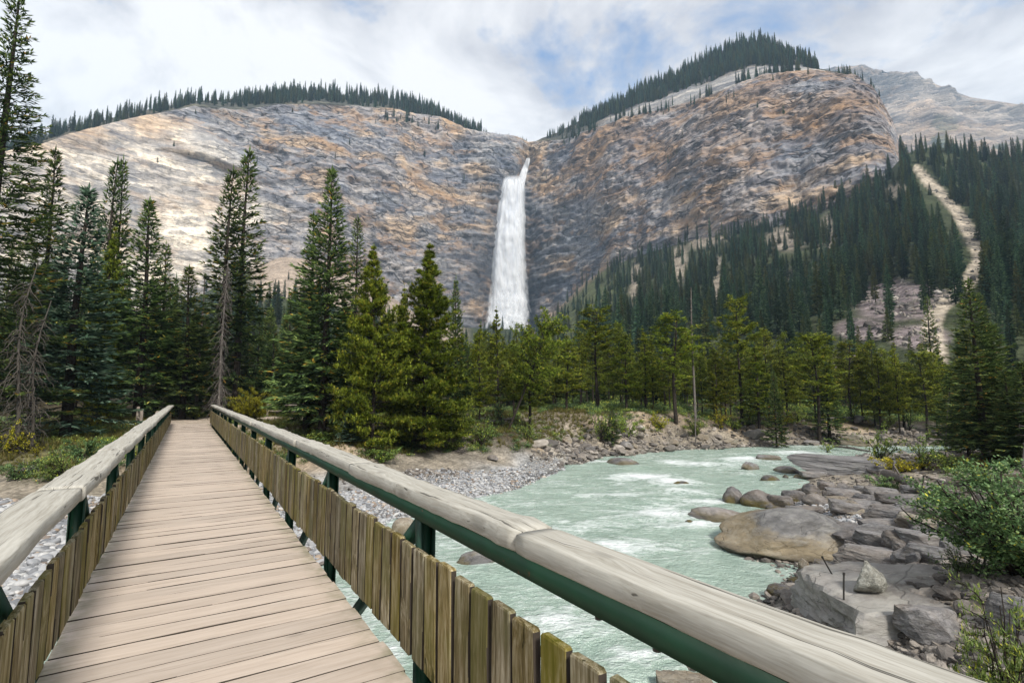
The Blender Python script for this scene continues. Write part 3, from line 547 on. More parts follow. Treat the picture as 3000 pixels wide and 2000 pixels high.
dsp = (45 * fbm(G * .0045, 4, 81) + 22 * (fr - .5) + 12 * np.abs(fbm(G * .02, 4, 82))) * (1 - sstep(.93, 1, vvg)) + 2.5 * fbm(G * .03, 3, 83) * (1 - sstep(.9, 1, vvg) * .6)
G[:, 2] += .5 * dsp * np.where(vvg > .93, .12, 1); G[:, 1] -= .8 * dsp * (1 - sstep(.93, 1, vvg))
nn = fbm(G * .006, 4, 84); fc = np.broadcast_to(np.array((.37, .325, .29)), G.shape).copy()
fc = blend(fc, np.array((.42, .315, .24)), np.clip(.4 + 1.2 * nn, 0, 1) * .8); fc = blend(fc, np.array((.23, .215, .21)), sstep(.55, .9, vvg + .3 * nn) * .7)
fc = blend(fc, np.array((.09, .12, .07)), np.clip((fbm(G * .012, 4, 86) - .35) * 4, 0, 1) * (1 - sstep(.3, .75, vvg)))
fmt = link('far_mountain', mesh('far_mountain', G, [gridfaces(420, 161)], col=fc, smooth=False, extra={'warm': np.full(len(G), .4)}), M['farcliff'])
tag(fmt, 'bare pale grey mountain ridge behind the forested shoulder', kind='structure')

# ================================================================ hillsides below the cliffs
HK = np.array([(-500, 760, 525), (-100, 760, 596), (90, 752, 616), (300, 742, 646), (450, 682, 660), (560, 622, 670), (640, 588, 680), (700, 590, 688), (760, 612, 695), (860, 652, 710), (910, 688, 718), (960, 723, 730), (1010, 747, 740), (1080, 752, 755), (1150, 756, 772), (1205, 758, 794), (1235, 756, 782),
 (1260, 732, 768), (1300, 690, 738), (1340, 652, 703), (1400, 610, 658), (1500, 573, 608), (1600, 543, 573), (1680, 528, 545), (1750, 520, 525), (1850, 492, 508), (1960, 443, 495), (2035, 402, 492), (2064, 370, 500), (2095, 347, 520), (2140, 338, 540), (2200, 342, 555), (2352, 366, 560), (2500, 385, 560), (2900, 420, 560)], float)
NH, MH = 480, 180
uh = np.linspace(0, len(HK) - 1, NH); uu = np.interp(np.linspace(-500, 2900, NH), HK[:, 0], np.arange(len(HK)))
hk = np.stack([np.interp(uu, np.arange(len(HK)), HK[:, k]) for k in range(3)], -1)
top = at_dist(hk[:, 0] * K, hk[:, 1] * K, hk[:, 2]); dt = hk[:, 2]; dirh = top[:, :2] / dt[:, None]
D0 = 85.0; tt = np.linspace(0, 1, MH) ** 1.25
def hill_z(t, ztop): return 2.0 + (ztop - 2.0) * (0.42 * t + 0.58 * t ** 1.9)
dd = D0 + (dt[:, None] - D0) * tt[None]; hz = hill_z(tt[None], top[:, 2:3])
HP = np.concatenate([dirh[:, None] * dd[..., None], hz[..., None]], -1)
hf = HP.reshape(-1, 3); ttg = np.broadcast_to(tt, (NH, MH)).ravel()
hf[:, 2] += (6 * fbm(np.c_[hf[:, :2] * .012, np.zeros(len(hf))], 4, 90) + 1.6 * fbm(np.c_[hf[:, :2] * .07, np.zeros(len(hf))], 3, 91)) * sstep(.05, .3, ttg) * (1 - sstep(.86, .98, ttg))
bkh = top + np.c_[dirh * 60, np.full(NH, -8)]
hx, hy = project(hf); hx /= K; hy /= K; hn = fbm(np.c_[hf[:, :2] * .02, np.zeros(len(hf))], 4, 92)
def poly_dist(x, y, pts, w):
    best = np.full(np.shape(x), 1e9)
    for (a, b), (c, d) in zip(pts[:-1], pts[1:]):
        L = (c - a) ** 2 + (d - b) ** 2; tq = np.clip(((x - a) * (c - a) + (y - b) * (d - b)) / L, 0, 1)
        best = np.minimum(best, np.hypot(x - a - tq * (c - a), y - b - tq * (d - b)))
    return best / w
GUL = [(2105, 385), (2140, 425), (2195, 480), (2232, 540), (2250, 590), (2225, 650), (2160, 700), (2140, 745), (2150, 820)]
SLIDE = [((2060, 690), 78, 42), ((1985, 760), 60, 22), ((2110, 775), 70, 28), ((1930, 830), 60, 20), ((2120, 690), 55, 40)]
OPEN_ = [((1620, 545), 70, 28), ((1560, 600), 22, 55), ((1800, 545), 45, 30), ((1650, 640), 16, 60), ((1900, 520), 20, 50), ((1460, 640), 14, 60), ((1850, 640), 40, 22), ((2060, 440), 30, 22)]
def zones(x, y, n):
    gul = 1 - sstep(.6, 1.3, poly_dist(x, y, GUL, np.interp(y, [380, 560, 720, 830], [8, 17, 17, 28])) + .35 * n)
    sl = np.zeros_like(x)
    for (a, b), c, d in SLIDE: sl = np.maximum(sl, 1 - sstep(.7, 1.2, np.hypot((x - a) / c, (y - b) / d) + .3 * n))
    op = np.zeros_like(x)
    for (a, b), c, d in OPEN_: op = np.maximum(op, 1 - sstep(.5, 1.2, np.hypot((x - a) / c, (y - b) / d) + .4 * n))
    fan = sstep(1235, 1250, x) * (1 - sstep(1330, 1420, x - (760 - y) * .35 + 20 * n))      # grassy fan right of the falls
    lt = sstep(560, 600, x) * (1 - sstep(1040, 1090, x)) + (1 - sstep(400, 470, x)) * 0    # pink scree cone on the left
    return gul, sl, op, fan, lt
gul, sl, op, fan, lt = zones(hx, hy, hn)
HC = np.broadcast_to(np.array((.055, .065, .032)), hf.shape).copy()
HC = blend(HC, np.array((.42, .335, .26)), np.clip(lt, 0, 1) * sstep(.45, .55, ttg + .1 * hn))
HC = blend(HC, np.array((.36, .30, .235)), np.clip(op, 0, 1) * .85)
HC = blend(HC, np.array((.12, .135, .06)), np.clip(fan, 0, 1) * .8)
edge_f = np.clip(1 - np.abs((hx - np.interp(hy, [560, 600, 650, 700, 760], [1440, 1405, 1345, 1290, 1232])) / 14), 0, 1); HC = blend(HC, np.array((.36, .265, .19)), edge_f * .9)
HC = blend(HC, np.array((.225, .185, .18)), sl); HC = blend(HC, np.array((.47, .40, .31)), gul)
hs = np.concatenate([hf.reshape(NH, MH, 3), bkh[:, None]], 1); HCc = np.concatenate([HC.reshape(NH, MH, 3), HC.reshape(NH, MH, 3)[:, -1:]], 1)
hill = link('hillside', mesh('hillside', hs.reshape(-1, 3), [gridfaces(NH, MH + 1)], col=HCc.reshape(-1, 3), smooth=True), M['hill'])
tag(hill, 'scree and soil slopes rising from the valley to the cliffs', kind='structure')

# ================================================================ the falls
t = NT('falling_water')
o = t.pos(); ed = t.attr('edge'); dn = t.attr('down')
sv = t.map(o, (.10, .10, .016)); s1 = t.noise(sv, 1.0, 6, .6, .6); s2 = t.noise(t.map(o, (.3, .3, .05)), 1.0, 5, .62, .4); s3 = t.noise(t.map(o, (.05, .05, .05)), 1.0, 5, .6)
al = t.math('ADD', ed, t.math('MULTIPLY', t.math('SUBTRACT', t.math('ADD', t.math('MULTIPLY', s1, .45), t.math('ADD', t.math('MULTIPLY', s2, .25), t.math('MULTIPLY', s3, .3))), .5), t.attr('rag')))
al = t.ramp(al, [(.12, 0.0), (.42, .66), (.70, .99)])
pc = t.ramp(t.math('ADD', t.math('MULTIPLY', s1, .6), t.math('MULTIPLY', s2, .4)), [(.35, (.74, .78, .84)), (.6, (.96, .97, .98))])
df = t.n('ShaderNodeBsdfDiffuse', {'Color': pc, 'Normal': t.bump(t.math('ADD', s1, s2), .5, 4.0)}); tl = t.n('ShaderNodeBsdfTranslucent', {'Color': pc}); m0 = t.n('ShaderNodeMixShader', {0: .4, 1: df.outputs[0], 2: tl.outputs[0]})
tp = t.n('ShaderNodeBsdfTransparent'); m1 = t.n('ShaderNodeMixShader', {0: al, 1: tp.outputs[0], 2: m0.outputs[0]}); t.t.links.new(m1.outputs[0], t.out.inputs[0]); M['falls'] = t.m
def cliff_dist(x, y):
    """horizontal distance of the built rock at a view point"""
    cx_, cy_ = project(CLIFF.reshape(-1, 3)); d = np.hypot(cx_ / K - x, cy_ / K - y); i = np.argsort(d)[:12]
    return np.median(np.hypot(CLIFF.reshape(-1, 3)[i, 0], CLIFF.reshape(-1, 3)[i, 1]))
def sheet(name, rows, off, bulge, rag, parent, soft=1.0):
    rows = np.array(rows, float); n = 90; yy = np.linspace(rows[0, 0], rows[-1, 0], n)
    a = np.interp(yy, rows[:, 0], rows[:, 1]); b = np.interp(yy, rows[:, 0], rows[:, 2])
    kd = np.interp(yy, rows[:, 0], [cliff_dist((r[1] + r[2]) / 2, r[0]) for r in rows])
    kd = np.minimum.accumulate(kd + 0 * yy) - off - 10; mcol = 28; w_ = np.linspace(0, 1, mcol)
    X = a[:, None] + (b - a)[:, None] * w_; Dd = kd[:, None] - bulge * np.sin(w_ * math.pi)[None] ** .8
    V = at_dist(X * K, np.broadcast_to(yy[:, None], X.shape) * K, Dd).reshape(-1, 3)
    V[:, :2] *= 1 + (.0035 * fbm(V * np.array([.12, .12, .05]), 3, 95))[:, None]
    e = np.clip(np.sin(w_ * math.pi) * 1.5, 0, 1)[None] * np.ones((n, 1)); tb = (yy - yy[0]) / (yy[-1] - yy[0])
    e = e * np.clip(tb * (14 if 'veil' not in name or name == 'spray_veil' else 1.6), 0, 1)[:, None] * (.34 if name == 'mist_veil' else 1); e = e * (1 - .75 * np.clip((tb - .86) / .14, 0, 1) * soft)[:, None]
    r = np.interp(tb, [0, .2, 1], [.35, .6, 1.0]) * rag
    o = link(name, mesh(name, V, [gridfaces(n, mcol)], smooth=True, extra={'edge': e.ravel(), 'down': np.repeat(tb, mcol), 'rag': np.repeat(r, mcol)}), M['falls'], parent)
    return o
MAIN = [(399, 1174, 1190), (403, 1164, 1195), (412, 1153, 1200), (440, 1146, 1202), (480, 1139, 1203), (540, 1132, 1201), (600, 1126, 1202), (660, 1122, 1204), (720, 1118, 1207), (775, 1114, 1206)]
fp = at_dist(1163 * K, 757 * K, 770)
falls = bpy.data.objects.new('waterfall', None); COL.objects.link(falls); falls.location = fp
tag(falls, 'tall white waterfall leaping down the cliff between two mountains', kind='structure')
inv = Matrix.Translation(-Vector(fp))
for nm, rows, off, bl, rg, so in (('upper_chute', [(362, 1209, 1219), (375, 1204, 1217), (395, 1195, 1212), (412, 1188, 1209), (440, 1188, 1203)], 6, 2, .6, 0), ('water_column', MAIN, 9, 9, 1.5, 1.),
        ('spray_veil', [(a, b - 7 - (a - 405) * .02, c + 7 + (a - 405) * .015) for a, b, c in MAIN], 4, 5, 1.7, 1.), ('mist_veil', [(600, 1124, 1204), (660, 1112, 1214), (720, 1102, 1222), (790, 1094, 1230)], 26, 10, 2.2, .3), ('front_spray', [(a, b + 8, c - 6) for a, b, c in MAIN[1:]], 20, 7, 1.5, 1.)):
    o = sheet(nm, rows, off, bl, rg, falls, so); o.matrix_parent_inverse = inv

# ================================================================ footbridge  (local x along the bridge, y to its left, z above the deck)
S0, S1 = -3.0, 37.0
bridge = bpy.data.objects.new('footbridge', None); COL.objects.link(bridge)
bridge.location = (0, 0, DECK); bridge.rotation_euler = (0, 0, math.pi / 2 - BAZ)
tag(bridge, 'long timber-decked footbridge with green steel trusses and log handrails', 'footbridge')
YL, YR = 0.70, -1.30                       # deck edges
a = Acc()
for y in (YL - .18, (YL + YR) / 2, YR + .18): a.box((S0, y - .05, -.32), (S1 - .3, y + .05, -.052))
for s in np.arange(S0 + .77, S1, 2.68): a.box((s - .05, YL + .10, -.46), (s + .05, YR - .18, -.325))
deck = link('deck', a.mesh('deck_stringers'), M['green'], bridge)
# deck planks, each its own piece
def plank_mesh(i):
    L, w_, th = YL - YR, .2275, .05; n = 9
    V, Fq = [], []
    g = np.linspace(-L / 2, L / 2, n); off = .004 * np.cumsum(rng.normal(size=n)) * .4; ed = np.array([(-w_ / 2, -th), (-w_ / 2, -.003), (-w_ / 2 + .003, 0), (0, .0015), (w_ / 2 - .003, 0), (w_ / 2, -.003), (w_ / 2, -th)])
    for k in range(n):
        for x, z in ed: V.append((x + off[k] * .6, g[k], z + .0015 * rng.normal()))
    m_ = len(ed); F_ = [[k * m_ + j, (k + 1) * m_ + j, (k + 1) * m_ + (j + 1) % m_, k * m_ + (j + 1) % m_] for k in range(n - 1) for j in range(m_)]
    me = bpy.data.meshes.new('plank'); me.from_pydata(V, [], F_ + [list(range(m_)), list(range((n - 1) * m_, n * m_))[::-1]]); me.update(); me.materials.append(M['deck']); me.materials.append(M['gap_shade']); me.polygons.foreach_set('material_index', [1 if abs(p.normal.x) > .45 else 0 for p in me.polygons]); me.update(); return me  # plank sides take the dark colour so the gaps look shaded
PM = [plank_mesh(i) for i in range(6)]
s = S0
while s < S1 - .1:
    link('plank', PM[rng.integers(6)], None, deck, (s + .1175, (YL + YR) / 2 + rng.normal() * .008, rng.normal() * .0018), (rng.normal() * .002, rng.normal() * .006, rng.normal() * .0025 + (math.pi if rng.random() < .5 else 0)))
    s += .2365
# posts, chords and pickets
def picket_mesh(h):
    w_, th = .176, .040; c = .010
    V = []
    for z, ins in ((0, 0), (h * .33, 0), (h * .66, 0), (h - c, 0), (h, c)):
        for y, x in ((-th / 2, -w_ / 2 + .004), (-th / 2, w_ / 2 - .004), (-th / 2 + .004, w_ / 2), (th / 2 - .004, w_ / 2), (th / 2, w_ / 2 - .004), (th / 2, -w_ / 2 + .004), (th / 2 - .004, -w_ / 2), (-th / 2 + .004, -w_ / 2)):
            V.append((x + np.sign(-x) * ins * (.8 if abs(x) > .05 else 0) + rng.normal() * .0015, y + np.sign(-y) * ins * .3, z + (rng.normal() * .002 if z in (0, h) else 0)))
    F_ = [[k * 8 + j, k * 8 + (j + 1) % 8, (k + 1) * 8 + (j + 1) % 8, (k + 1) * 8 + j] for k in range(4) for j in range(8)] + [list(range(8))[::-1], list(range(32, 40))]
    me = bpy.data.meshes.new('picket'); me.from_pydata([(x, y, z) for x, y, z in V], [], F_); me.update(); me.materials.append(M['picket']); me.materials.append(M['gap_shade']); me.polygons.foreach_set('material_index', [1 if abs(p.normal.x) > .8 else 0 for p in me.polygons]); me.update(); return me  # narrow picket sides coloured dark, as painted shade between pickets
def log_mesh(L, w_, seed):
    n, m_ = 34, 22; r0 = np.random.default_rng(seed); V = []
    ang = np.linspace(0, 2 * math.pi, m_, endpoint=False)
    nz = lambda x, k: vnoise(np.array([[x * 1.3 + seed * 9.1, k * 3.3, 0]]), seed)[0]
    for i in range(n):
        x = -L / 2 + L * i / (n - 1); e = .005 if i in (0, n - 1) else 0
        kn = sum(.014 * math.exp(-((x - p) / .09) ** 2) for p in r0.uniform(-L / 2, L / 2, 3))
        ww = w_ / 2 + .013 * nz(x, 1) + kn * .6 - e; hh = .11 + .006 * nz(x, 2) + kn * .4 - e; cy = .010 * nz(x, 3)
        for q in ang:
            yy = math.copysign(abs(math.cos(q)) ** .42, math.cos(q)) * ww; zz2 = math.sin(q)
            zz2 = .052 + (zz2 ** .17 * (hh - .052) if zz2 > 0 else -abs(zz2) ** .35 * .052)
            V.append((x, yy + cy, zz2 + .003 * nz(x * 6, q)))
    F_ = [[i * m_ + j, (i + 1) * m_ + j, (i + 1) * m_ + (j + 1) % m_, i * m_ + (j + 1) % m_] for i in range(n - 1) for j in range(m_)] + [list(range(m_)), list(range((n - 1) * m_, n * m_))[::-1]]
    me = bpy.data.meshes.new('handrail_log'); me.from_pydata(V, [], F_); me.materials.append(M['rail'])
    me.polygons.foreach_set('use_smooth', np.ones(len(me.polygons), bool)); me.update(); return me
POST = np.arange(.77 - 2.68, S1 + .2, 2.68)
ptm = Acc(); ptm.box((-.05, -.055, -1.0), (.05, -.047, .925)); ptm.box((-.05, .047, -1.0), (.05, .055, .925)); ptm.box((-.004, -.046, -1.0), (.004, .046, .925)); PTM = ptm.mesh('post')
nut = Acc(); nut.tube([(0, 0, -.028), (0, 0, 0)], .016, 6); nut.add([(.016 * math.cos(q), .016 * math.sin(q), -.028) for q in np.arange(6) * math.pi / 3], None, [[0, 2, 1], [0, 3, 2], [0, 4, 3], [0, 5, 4]]); NUT = nut.mesh('bolt')
def railing(side, ypk, zb, zt, yin, yout, ypost, label):
    f = Acc(); ych = ypost
    f.box((S0, ych - .055, .927), (S1 + .05, ych - .047, 1.026)); f.box((S0, ych + .047, .927), (S1 + .05, ych + .055, 1.026)); f.box((S0, ych - .046, 1.018), (S1 + .05, ych + .046, 1.026))   # top channel
    f.box((S0, ych - .06, -1.12), (S1 - .5, ych + .06, -1.002))                      # bottom chord
    yb = (ypk + ypost) / 2 - .002 * side
    for z in (zb + .12, zt - .12): f.box((S0, ypk + side * .0195, z - .025), (S1, ypost - side * .057, z + .025))   # picket rails
    root = link('railing', f.mesh('railing_steel'), M['green'], bridge); root['label'] = label
    for i, p in enumerate(POST):
        link('post', PTM, M['green'], root, (p, ypost, 0))
        if i + 1 < len(POST) and p < S1 - 3:
            d_ = Acc(); d_.bar((p + .06, ypost, .90), (POST[i + 1] - .06, ypost, -.98), .08, .075, (0, 1, 0)); link('brace', d_.mesh('brace'), M['green'], root)
    h = zt - zb; PK = [picket_mesh(h) for _ in range(5)]
    s = S0 + .1
    while s < S1 - .05:
        link('picket', PK[rng.integers(5)], None, root, (s + .1, ypk + rng.normal() * .0025, zb + rng.normal() * .009), (rng.normal() * .004, rng.normal() * .006, rng.normal() * .008 + (math.pi if rng.random() < .5 else 0)))
        s += .2105
    w_ = abs(yout - yin); s = 2.28 - 3 * 2 if side < 0 else 2.0 - 6; k = 0
    while s < S1:
        L = (2.93 + .06 * rng.random()); e = min(s + L, S1 + .12)
        if e - s > .4:
            link('handrail_log', log_mesh(e - s - .008, w_, 3 + k + (50 if side > 0 else 0)), None, root, ((s + e) / 2, (yin + yout) / 2 + rng.normal() * .006, 1.0275), (0, 0, rng.normal() * .002))
        s += L; k += 1
    return root
rr = railing(-1, -1.378, .065, .77, -1.372, -1.612, -1.47, 'railing beside the open river, seen from its inner side')
lr = railing(1, .678, .10, .69, .585, .845, .772, 'railing beside the forest bank')
for q in (1.02, 1.32, 1.62): link('bolt', NUT, M['steel'], rr, (q, -1.435, .940))

# ================================================================ trees
def unit(v): return v / (np.linalg.norm(v, axis=-1, keepdims=True) + 1e-9)
def sprays(acc, B, Dr, L, Wd, tint, cross=True):
    """needle sprays or leaves: thin pointed blades, optionally two crossed"""
    n = len(B)
    if not n: return
    Dr = unit(Dr); up = np.tile([0., 0, 1], (n, 1)); up[np.abs(Dr[:, 2]) > .95] = (1, 0, 0)
    sd = unit(np.cross(Dr, up)); nm = np.cross(sd, Dr); L = L[:, None]; Wd = Wd[:, None]
    mid = B + Dr * L * .42; tip = B + Dr * L
    if cross:
        V = np.stack([B, mid + sd * Wd, tip, mid - sd * Wd, mid + nm * Wd * .8, mid - nm * Wd * .8], 1); k = 6
        q = np.array([[0, 1, 2, 3], [0, 4, 2, 5]])
    else:
        V = np.stack([B, mid + sd * Wd, tip, mid - sd * Wd], 1); k = 4; q = np.array([[0, 1, 2, 3]])
    Q = (np.arange(n) * k)[:, None, None] + q[None]
    acc.add(V.reshape(-1, 3), Q.reshape(-1, 4), tint=np.repeat(tint, k))
def trunk_path(H, r0, lean=0, wob=.03, n=14, g=None):
    t_ = np.linspace(0, 1, n); x = g.normal(size=2)
    P = np.stack([lean * H * t_ + wob * H * .25 * np.sin(t_ * 5 + x[0]) * t_, wob * H * .25 * np.sin(t_ * 4 + x[1]) * t_, t_ * H], -1)
    return P, r0 * (1 - t_) ** .85 + .012
def spruce(seed, H=16., Rm=2.2, cb=.06, dens=1.0, droop=.35, sparse=0.0, thin_top=.5, dead_low=.12, blade=.30):
    g = np.random.default_rng(seed); wood = Acc(); fol = Acc()
    P, r = trunk_path(H, .008 * H + .03, 0, .02, 16, g); wood.tube(P, r, 9)
    z = cb * H
    B, Dd, L, Wd, T = [], [], [], [], []
    while z < H * .985:
        f = (z / H - cb) / (1 - cb); env = (1 - f) ** (.75 + thin_top * .5) * min(1, .55 + f * 5) + .03
        nb = max(3, int(round((5 + 2 * (1 - f)) * dens))); a0 = g.uniform(0, 6.28)
        c = np.array([np.interp(z, P[:, 2], P[:, 0]), np.interp(z, P[:, 2], P[:, 1]), z])
        for j in range(nb):
            if g.random() < sparse: continue
            az = a0 + j * 6.283 / nb + g.normal() * .25; ln = Rm * env * g.uniform(.62, 1.12) * (1.0 if g.random() > .08 else 1.25)
            if ln < .08: ln = .08
            el = -droop + (droop + .75) * f ** 1.3 + g.normal() * .10
            m_ = max(4, int(ln / .16)); tt_ = np.linspace(0, 1, m_)
            hd = np.array([math.cos(az), math.sin(az)])
            rise = np.sin(el) * tt_ - .20 * tt_ ** 2 * (1 - f) + .26 * tt_ ** 3
            pts = np.stack([c[0] + hd[0] * ln * tt_ * math.cos(el * .7), c[1] + hd[1] * ln * tt_ * math.cos(el * .7), c[2] + ln * rise], -1)
            wood.tube(pts[:: max(1, m_ // 4)] if m_ > 6 else pts, np.linspace(.008 + .010 * ln, .004, len(pts[:: max(1, m_ // 4)] if m_ > 6 else pts)), 3)
            dead = f < dead_low and g.random() < .75
            if dead: continue
            # twigs on both sides
            st = .045 if blade < .25 else .06
            ns = max(3, int(ln / st * dens)); u = g.uniform(.12, 1, ns) ** .8
            pb = np.stack([np.interp(u, tt_, pts[:, k]) for k in range(3)], -1)
            dirb = unit(np.stack([np.interp(u, tt_, np.gradient(pts[:, k])) for k in range(3)], -1))
            side = np.sign(g.normal(size=ns)); sdv = np.stack([-hd[1] * side, hd[0] * side, np.zeros(ns)], -1)
            spread = g.uniform(.35, 1.15, ns)[:, None]
            dv = dirb + sdv * spread + np.stack([np.zeros(ns), np.zeros(ns), g.normal(size=ns) * .22 - .18 * (1 - f)], -1)
            tl = np.clip((1.08 - u) * ln * .55, .10, .75) * g.uniform(.6, 1.1, ns)
            ti = np.clip(g.normal(.42, .24, ns) + .20 * (u > .75), 0, .97); ti[g.random(ns) < .006] = 1
            # each twig carries a chain of short blades
            for q in range(3):
                w3 = tl > q * .17
                if not w3.any(): continue
                b0 = pb[w3] + unit(dv[w3]) * (q * .17); d3 = unit(dv[w3]) + g.normal(size=(w3.sum(), 3)) * .22
                B.append(b0); Dd.append(d3); L.append(g.uniform(.7, 1.15, w3.sum()) * blade); Wd.append(g.uniform(.7, 1.2, w3.sum()) * blade * .125); T.append(np.clip(ti[w3] + g.normal(size=w3.sum()) * .06, 0, 1))
            tipn = max(2, int(3 * dens)); B.append(np.repeat(pts[-1:], tipn, 0)); Dd.append(dirb[-1] + g.normal(size=(tipn, 3)) * .35); L.append(np.full(tipn, blade)); Wd.append(np.full(tipn, blade * .12)); T.append(g.uniform(.4, .9, tipn))
        z += (.26 + .16 * (1 - f)) * (H / 16) ** .5 * g.uniform(.8, 1.2)
    B.append(P[-1:] + [[0, 0, -.2]] * 1); Dd.append(np.array([[0, 0, 1.]])); L.append(np.array([.6])); Wd.append(np.array([.05])); T.append(np.array([.6]))
    sprays(fol, np.concatenate(B), np.concatenate(Dd), np.concatenate(L), np.concatenate(Wd), np.concatenate(T))
    return wood.mesh('spruce_trunk', True), fol.mesh('spruce_crown')
def pine(seed, H=11., Rm=1.9, cb=.22, shape='cone', dens=1.0, lean=0.0, bare=0.0, curve=0.0, tuft=.185):
    g = np.random.default_rng(seed); wood = Acc(); fol = Acc()
    P, r = trunk_path(H, .006 * H + .015, lean, .05, 16, g)
    if curve: P[:, 0] += curve * H * np.sin(np.linspace(0, 1, 16) * math.pi * .5)
    wood.tube(P, r, 9); z = cb * H * .6; C_, T_, D_ = [], [], []
    while z < H * .98:
        f = (z / H - cb) / (1 - cb)
        if shape == 'cone': env = max(.035, (1 - max(0, f)) ** 1.0) * (.80 + .45 * math.sin(max(0, f) * 2.4))
        else: env = max(.10, math.sqrt(max(0, 1 - ((f - .50) / .56) ** 2)))
        c = np.array([np.interp(z, P[:, 2], P[:, k]) for k in (0, 1)] + [z]); nb = int(g.integers(4, 8) * dens + .5)
        for j in range(nb):
            az = g.uniform(0, 6.283); deadb = f < 0 or g.random() < bare; ln = Rm * env * g.uniform(.55, 1.15) * (.6 if f < 0 else 1)
            el = np.interp(f, [-.3, .0, .5, 1], [-.35, -.15, .25, .95]) + g.normal() * .15; m_ = 7; tt_ = np.linspace(0, 1, m_); hd = np.array([math.cos(az), math.sin(az), 0])
            pts = c + np.outer(ln * tt_, hd) * math.cos(el) + np.outer(ln * (math.sin(el) * tt_ + (.28 if not deadb else -.15) * tt_ ** 2), [0, 0, 1]); pts[1:-1] += g.normal(size=(m_ - 2, 3)) * .03 * ln
            wood.tube(pts, np.linspace(.009 + .011 * ln, .004, m_), 3)
            if deadb: continue
            ns = max(4, int(ln * 30 * dens)); u = g.uniform(.28, 1, ns) ** .7; pb = np.stack([np.interp(u, tt_, pts[:, k]) for k in range(3)], -1)
            of = g.normal(size=(ns, 3)) * .105 * (ln ** .5); of[:, 2] = np.abs(of[:, 2]) * .8; ce = pb + of
            C_.append(ce); D_.append(unit(hd[None] * .8 + of * 2.2 + [[0, 0, .9]])); T_.append(np.clip(g.normal(.52, .26, ns), 0, .97))
        z += .36 * (H / 11) * g.uniform(.7, 1.3)
    C_.append(P[-1:] + [[0, 0, 0]]); D_.append(np.array([[0, 0, 1.]])); T_.append(np.array([.6]))
    C_ = np.concatenate(C_); D_ = np.concatenate(D_); T_ = np.concatenate(T_); T_[g.random(len(T_)) < .010] = 1
    nb = 10; B = np.repeat(C_, nb, 0); Dv = np.repeat(D_, nb, 0) * .95 + g.normal(size=(len(B), 3)) * .50; n = len(B)
    sprays(fol, B - unit(Dv) * .02, Dv, g.uniform(.7, 1.2, n) * tuft, g.uniform(.7, 1.3, n) * tuft * .085, np.clip(np.repeat(T_, nb) + g.normal(size=n) * .07, 0, 1), cross=False)
    return wood.mesh('pine_trunk', True), fol.mesh('pine_crown')
def farspruce(seed, H=20., Rm=2.3, sl=1.0, cb=.08):
    """distant conifer: layered ragged boughs"""
    g = np.random.default_rng(seed); w_ = Acc(); fol = Acc(); P, r = trunk_path(H, .22, 0, .01, 6, g); w_.tube(P, r, 5, tint=0.0)
    B, Dd, L, Wd, T = [], [], [], [], []; z = cb * H
    while z < H * .985:
        f = (z / H - cb) / (1 - cb); env = Rm * ((1 - f) ** (.8 * sl) * min(1, .6 + 3 * f) + .03); nb = int(6 + 4 * (1 - f)); az = g.uniform(0, 6.283, nb)
        ln = env * g.uniform(.45, 1.15, nb)
        el = -.25 + 1.0 * f ** 1.5 + g.normal(size=nb) * .12; h = np.stack([np.cos(az) * np.cos(el), np.sin(az) * np.cos(el), np.sin(el)], -1)
        for q in range(3):
            u = g.uniform(.1, .75, nb)[:, None]; sd = np.stack([-np.sin(az), np.cos(az), np.zeros(nb)], -1) * g.normal(size=(nb, 1)) * .5
            B.append(np.array([0, 0, z]) + h * ln[:, None] * u); Dd.append(h + sd + g.normal(size=(nb, 3)) * .12); L.append(ln * .55 * g.uniform(.7, 1.1, nb) + .25); Wd.append(.10 + ln * .09 * g.uniform(.7, 1.2, nb)); T.append(np.clip(g.normal(.45, .22, nb), 0, 1))
        z += .36 * g.uniform(.8, 1.2)
    B.append(np.array([[0, 0, H * .96]])); Dd.append(np.array([[0, 0, 1.]])); L.append(np.array([1.1])); Wd.append(np.array([.12])); T.append(np.array([.4]))
    sprays(fol, np.concatenate(B), np.concatenate(Dd), np.concatenate(L), np.concatenate(Wd), np.concatenate(T))
    V = np.concatenate(fol.V); w_.add(V, np.concatenate(fol.Q), tint=np.concatenate(fol.t))
    return w_.mesh('far_spruce')
def snag(seed, H, r0, nbr=40, lb=1.0, lo=.1, hi=1.0, hang=.6, crooked=.04):
    g = np.random.default_rng(seed); wd = Acc(); P, r = trunk_path(H, r0, 0, crooked, 14, g); r = r0 * (1 - np.linspace(0, 1, 14) * .75); wd.tube(P, r, 8)
    br_ = Acc()
    for k in range(nbr):
        z = H * g.uniform(lo, hi); c = np.array([np.interp(z, P[:, 2], P[:, 0]), np.interp(z, P[:, 2], P[:, 1]), z]); az = g.uniform(0, 6.28); ln = lb * g.uniform(.3, 1.1) * (1.1 - z / H * .6)
        tt_ = np.linspace(0, 1, 7); pts = c + np.outer(tt_ * ln, [math.cos(az), math.sin(az), 0]) + np.outer(-hang * ln * tt_ ** 1.6, [0, 0, 1]); pts[1:] += np.cumsum(g.normal(size=(6, 3)) * .07 * ln, 0)
        br_.tube(pts, np.linspace(.018, .006, 7), 4)
        for q in range(3):
            i = g.integers(2, 6); e = pts[i] + g.normal(size=3) * [.25, .25, .2] * ln + [0, 0, -.15 * ln]; br_.tube(np.linspace(pts[i], e, 4) + g.normal(size=(4, 3)) * .02, np.linspace(.008, .003, 4), 3)
    return wd.mesh('snag_trunk', True), br_.mesh('snag_branches')

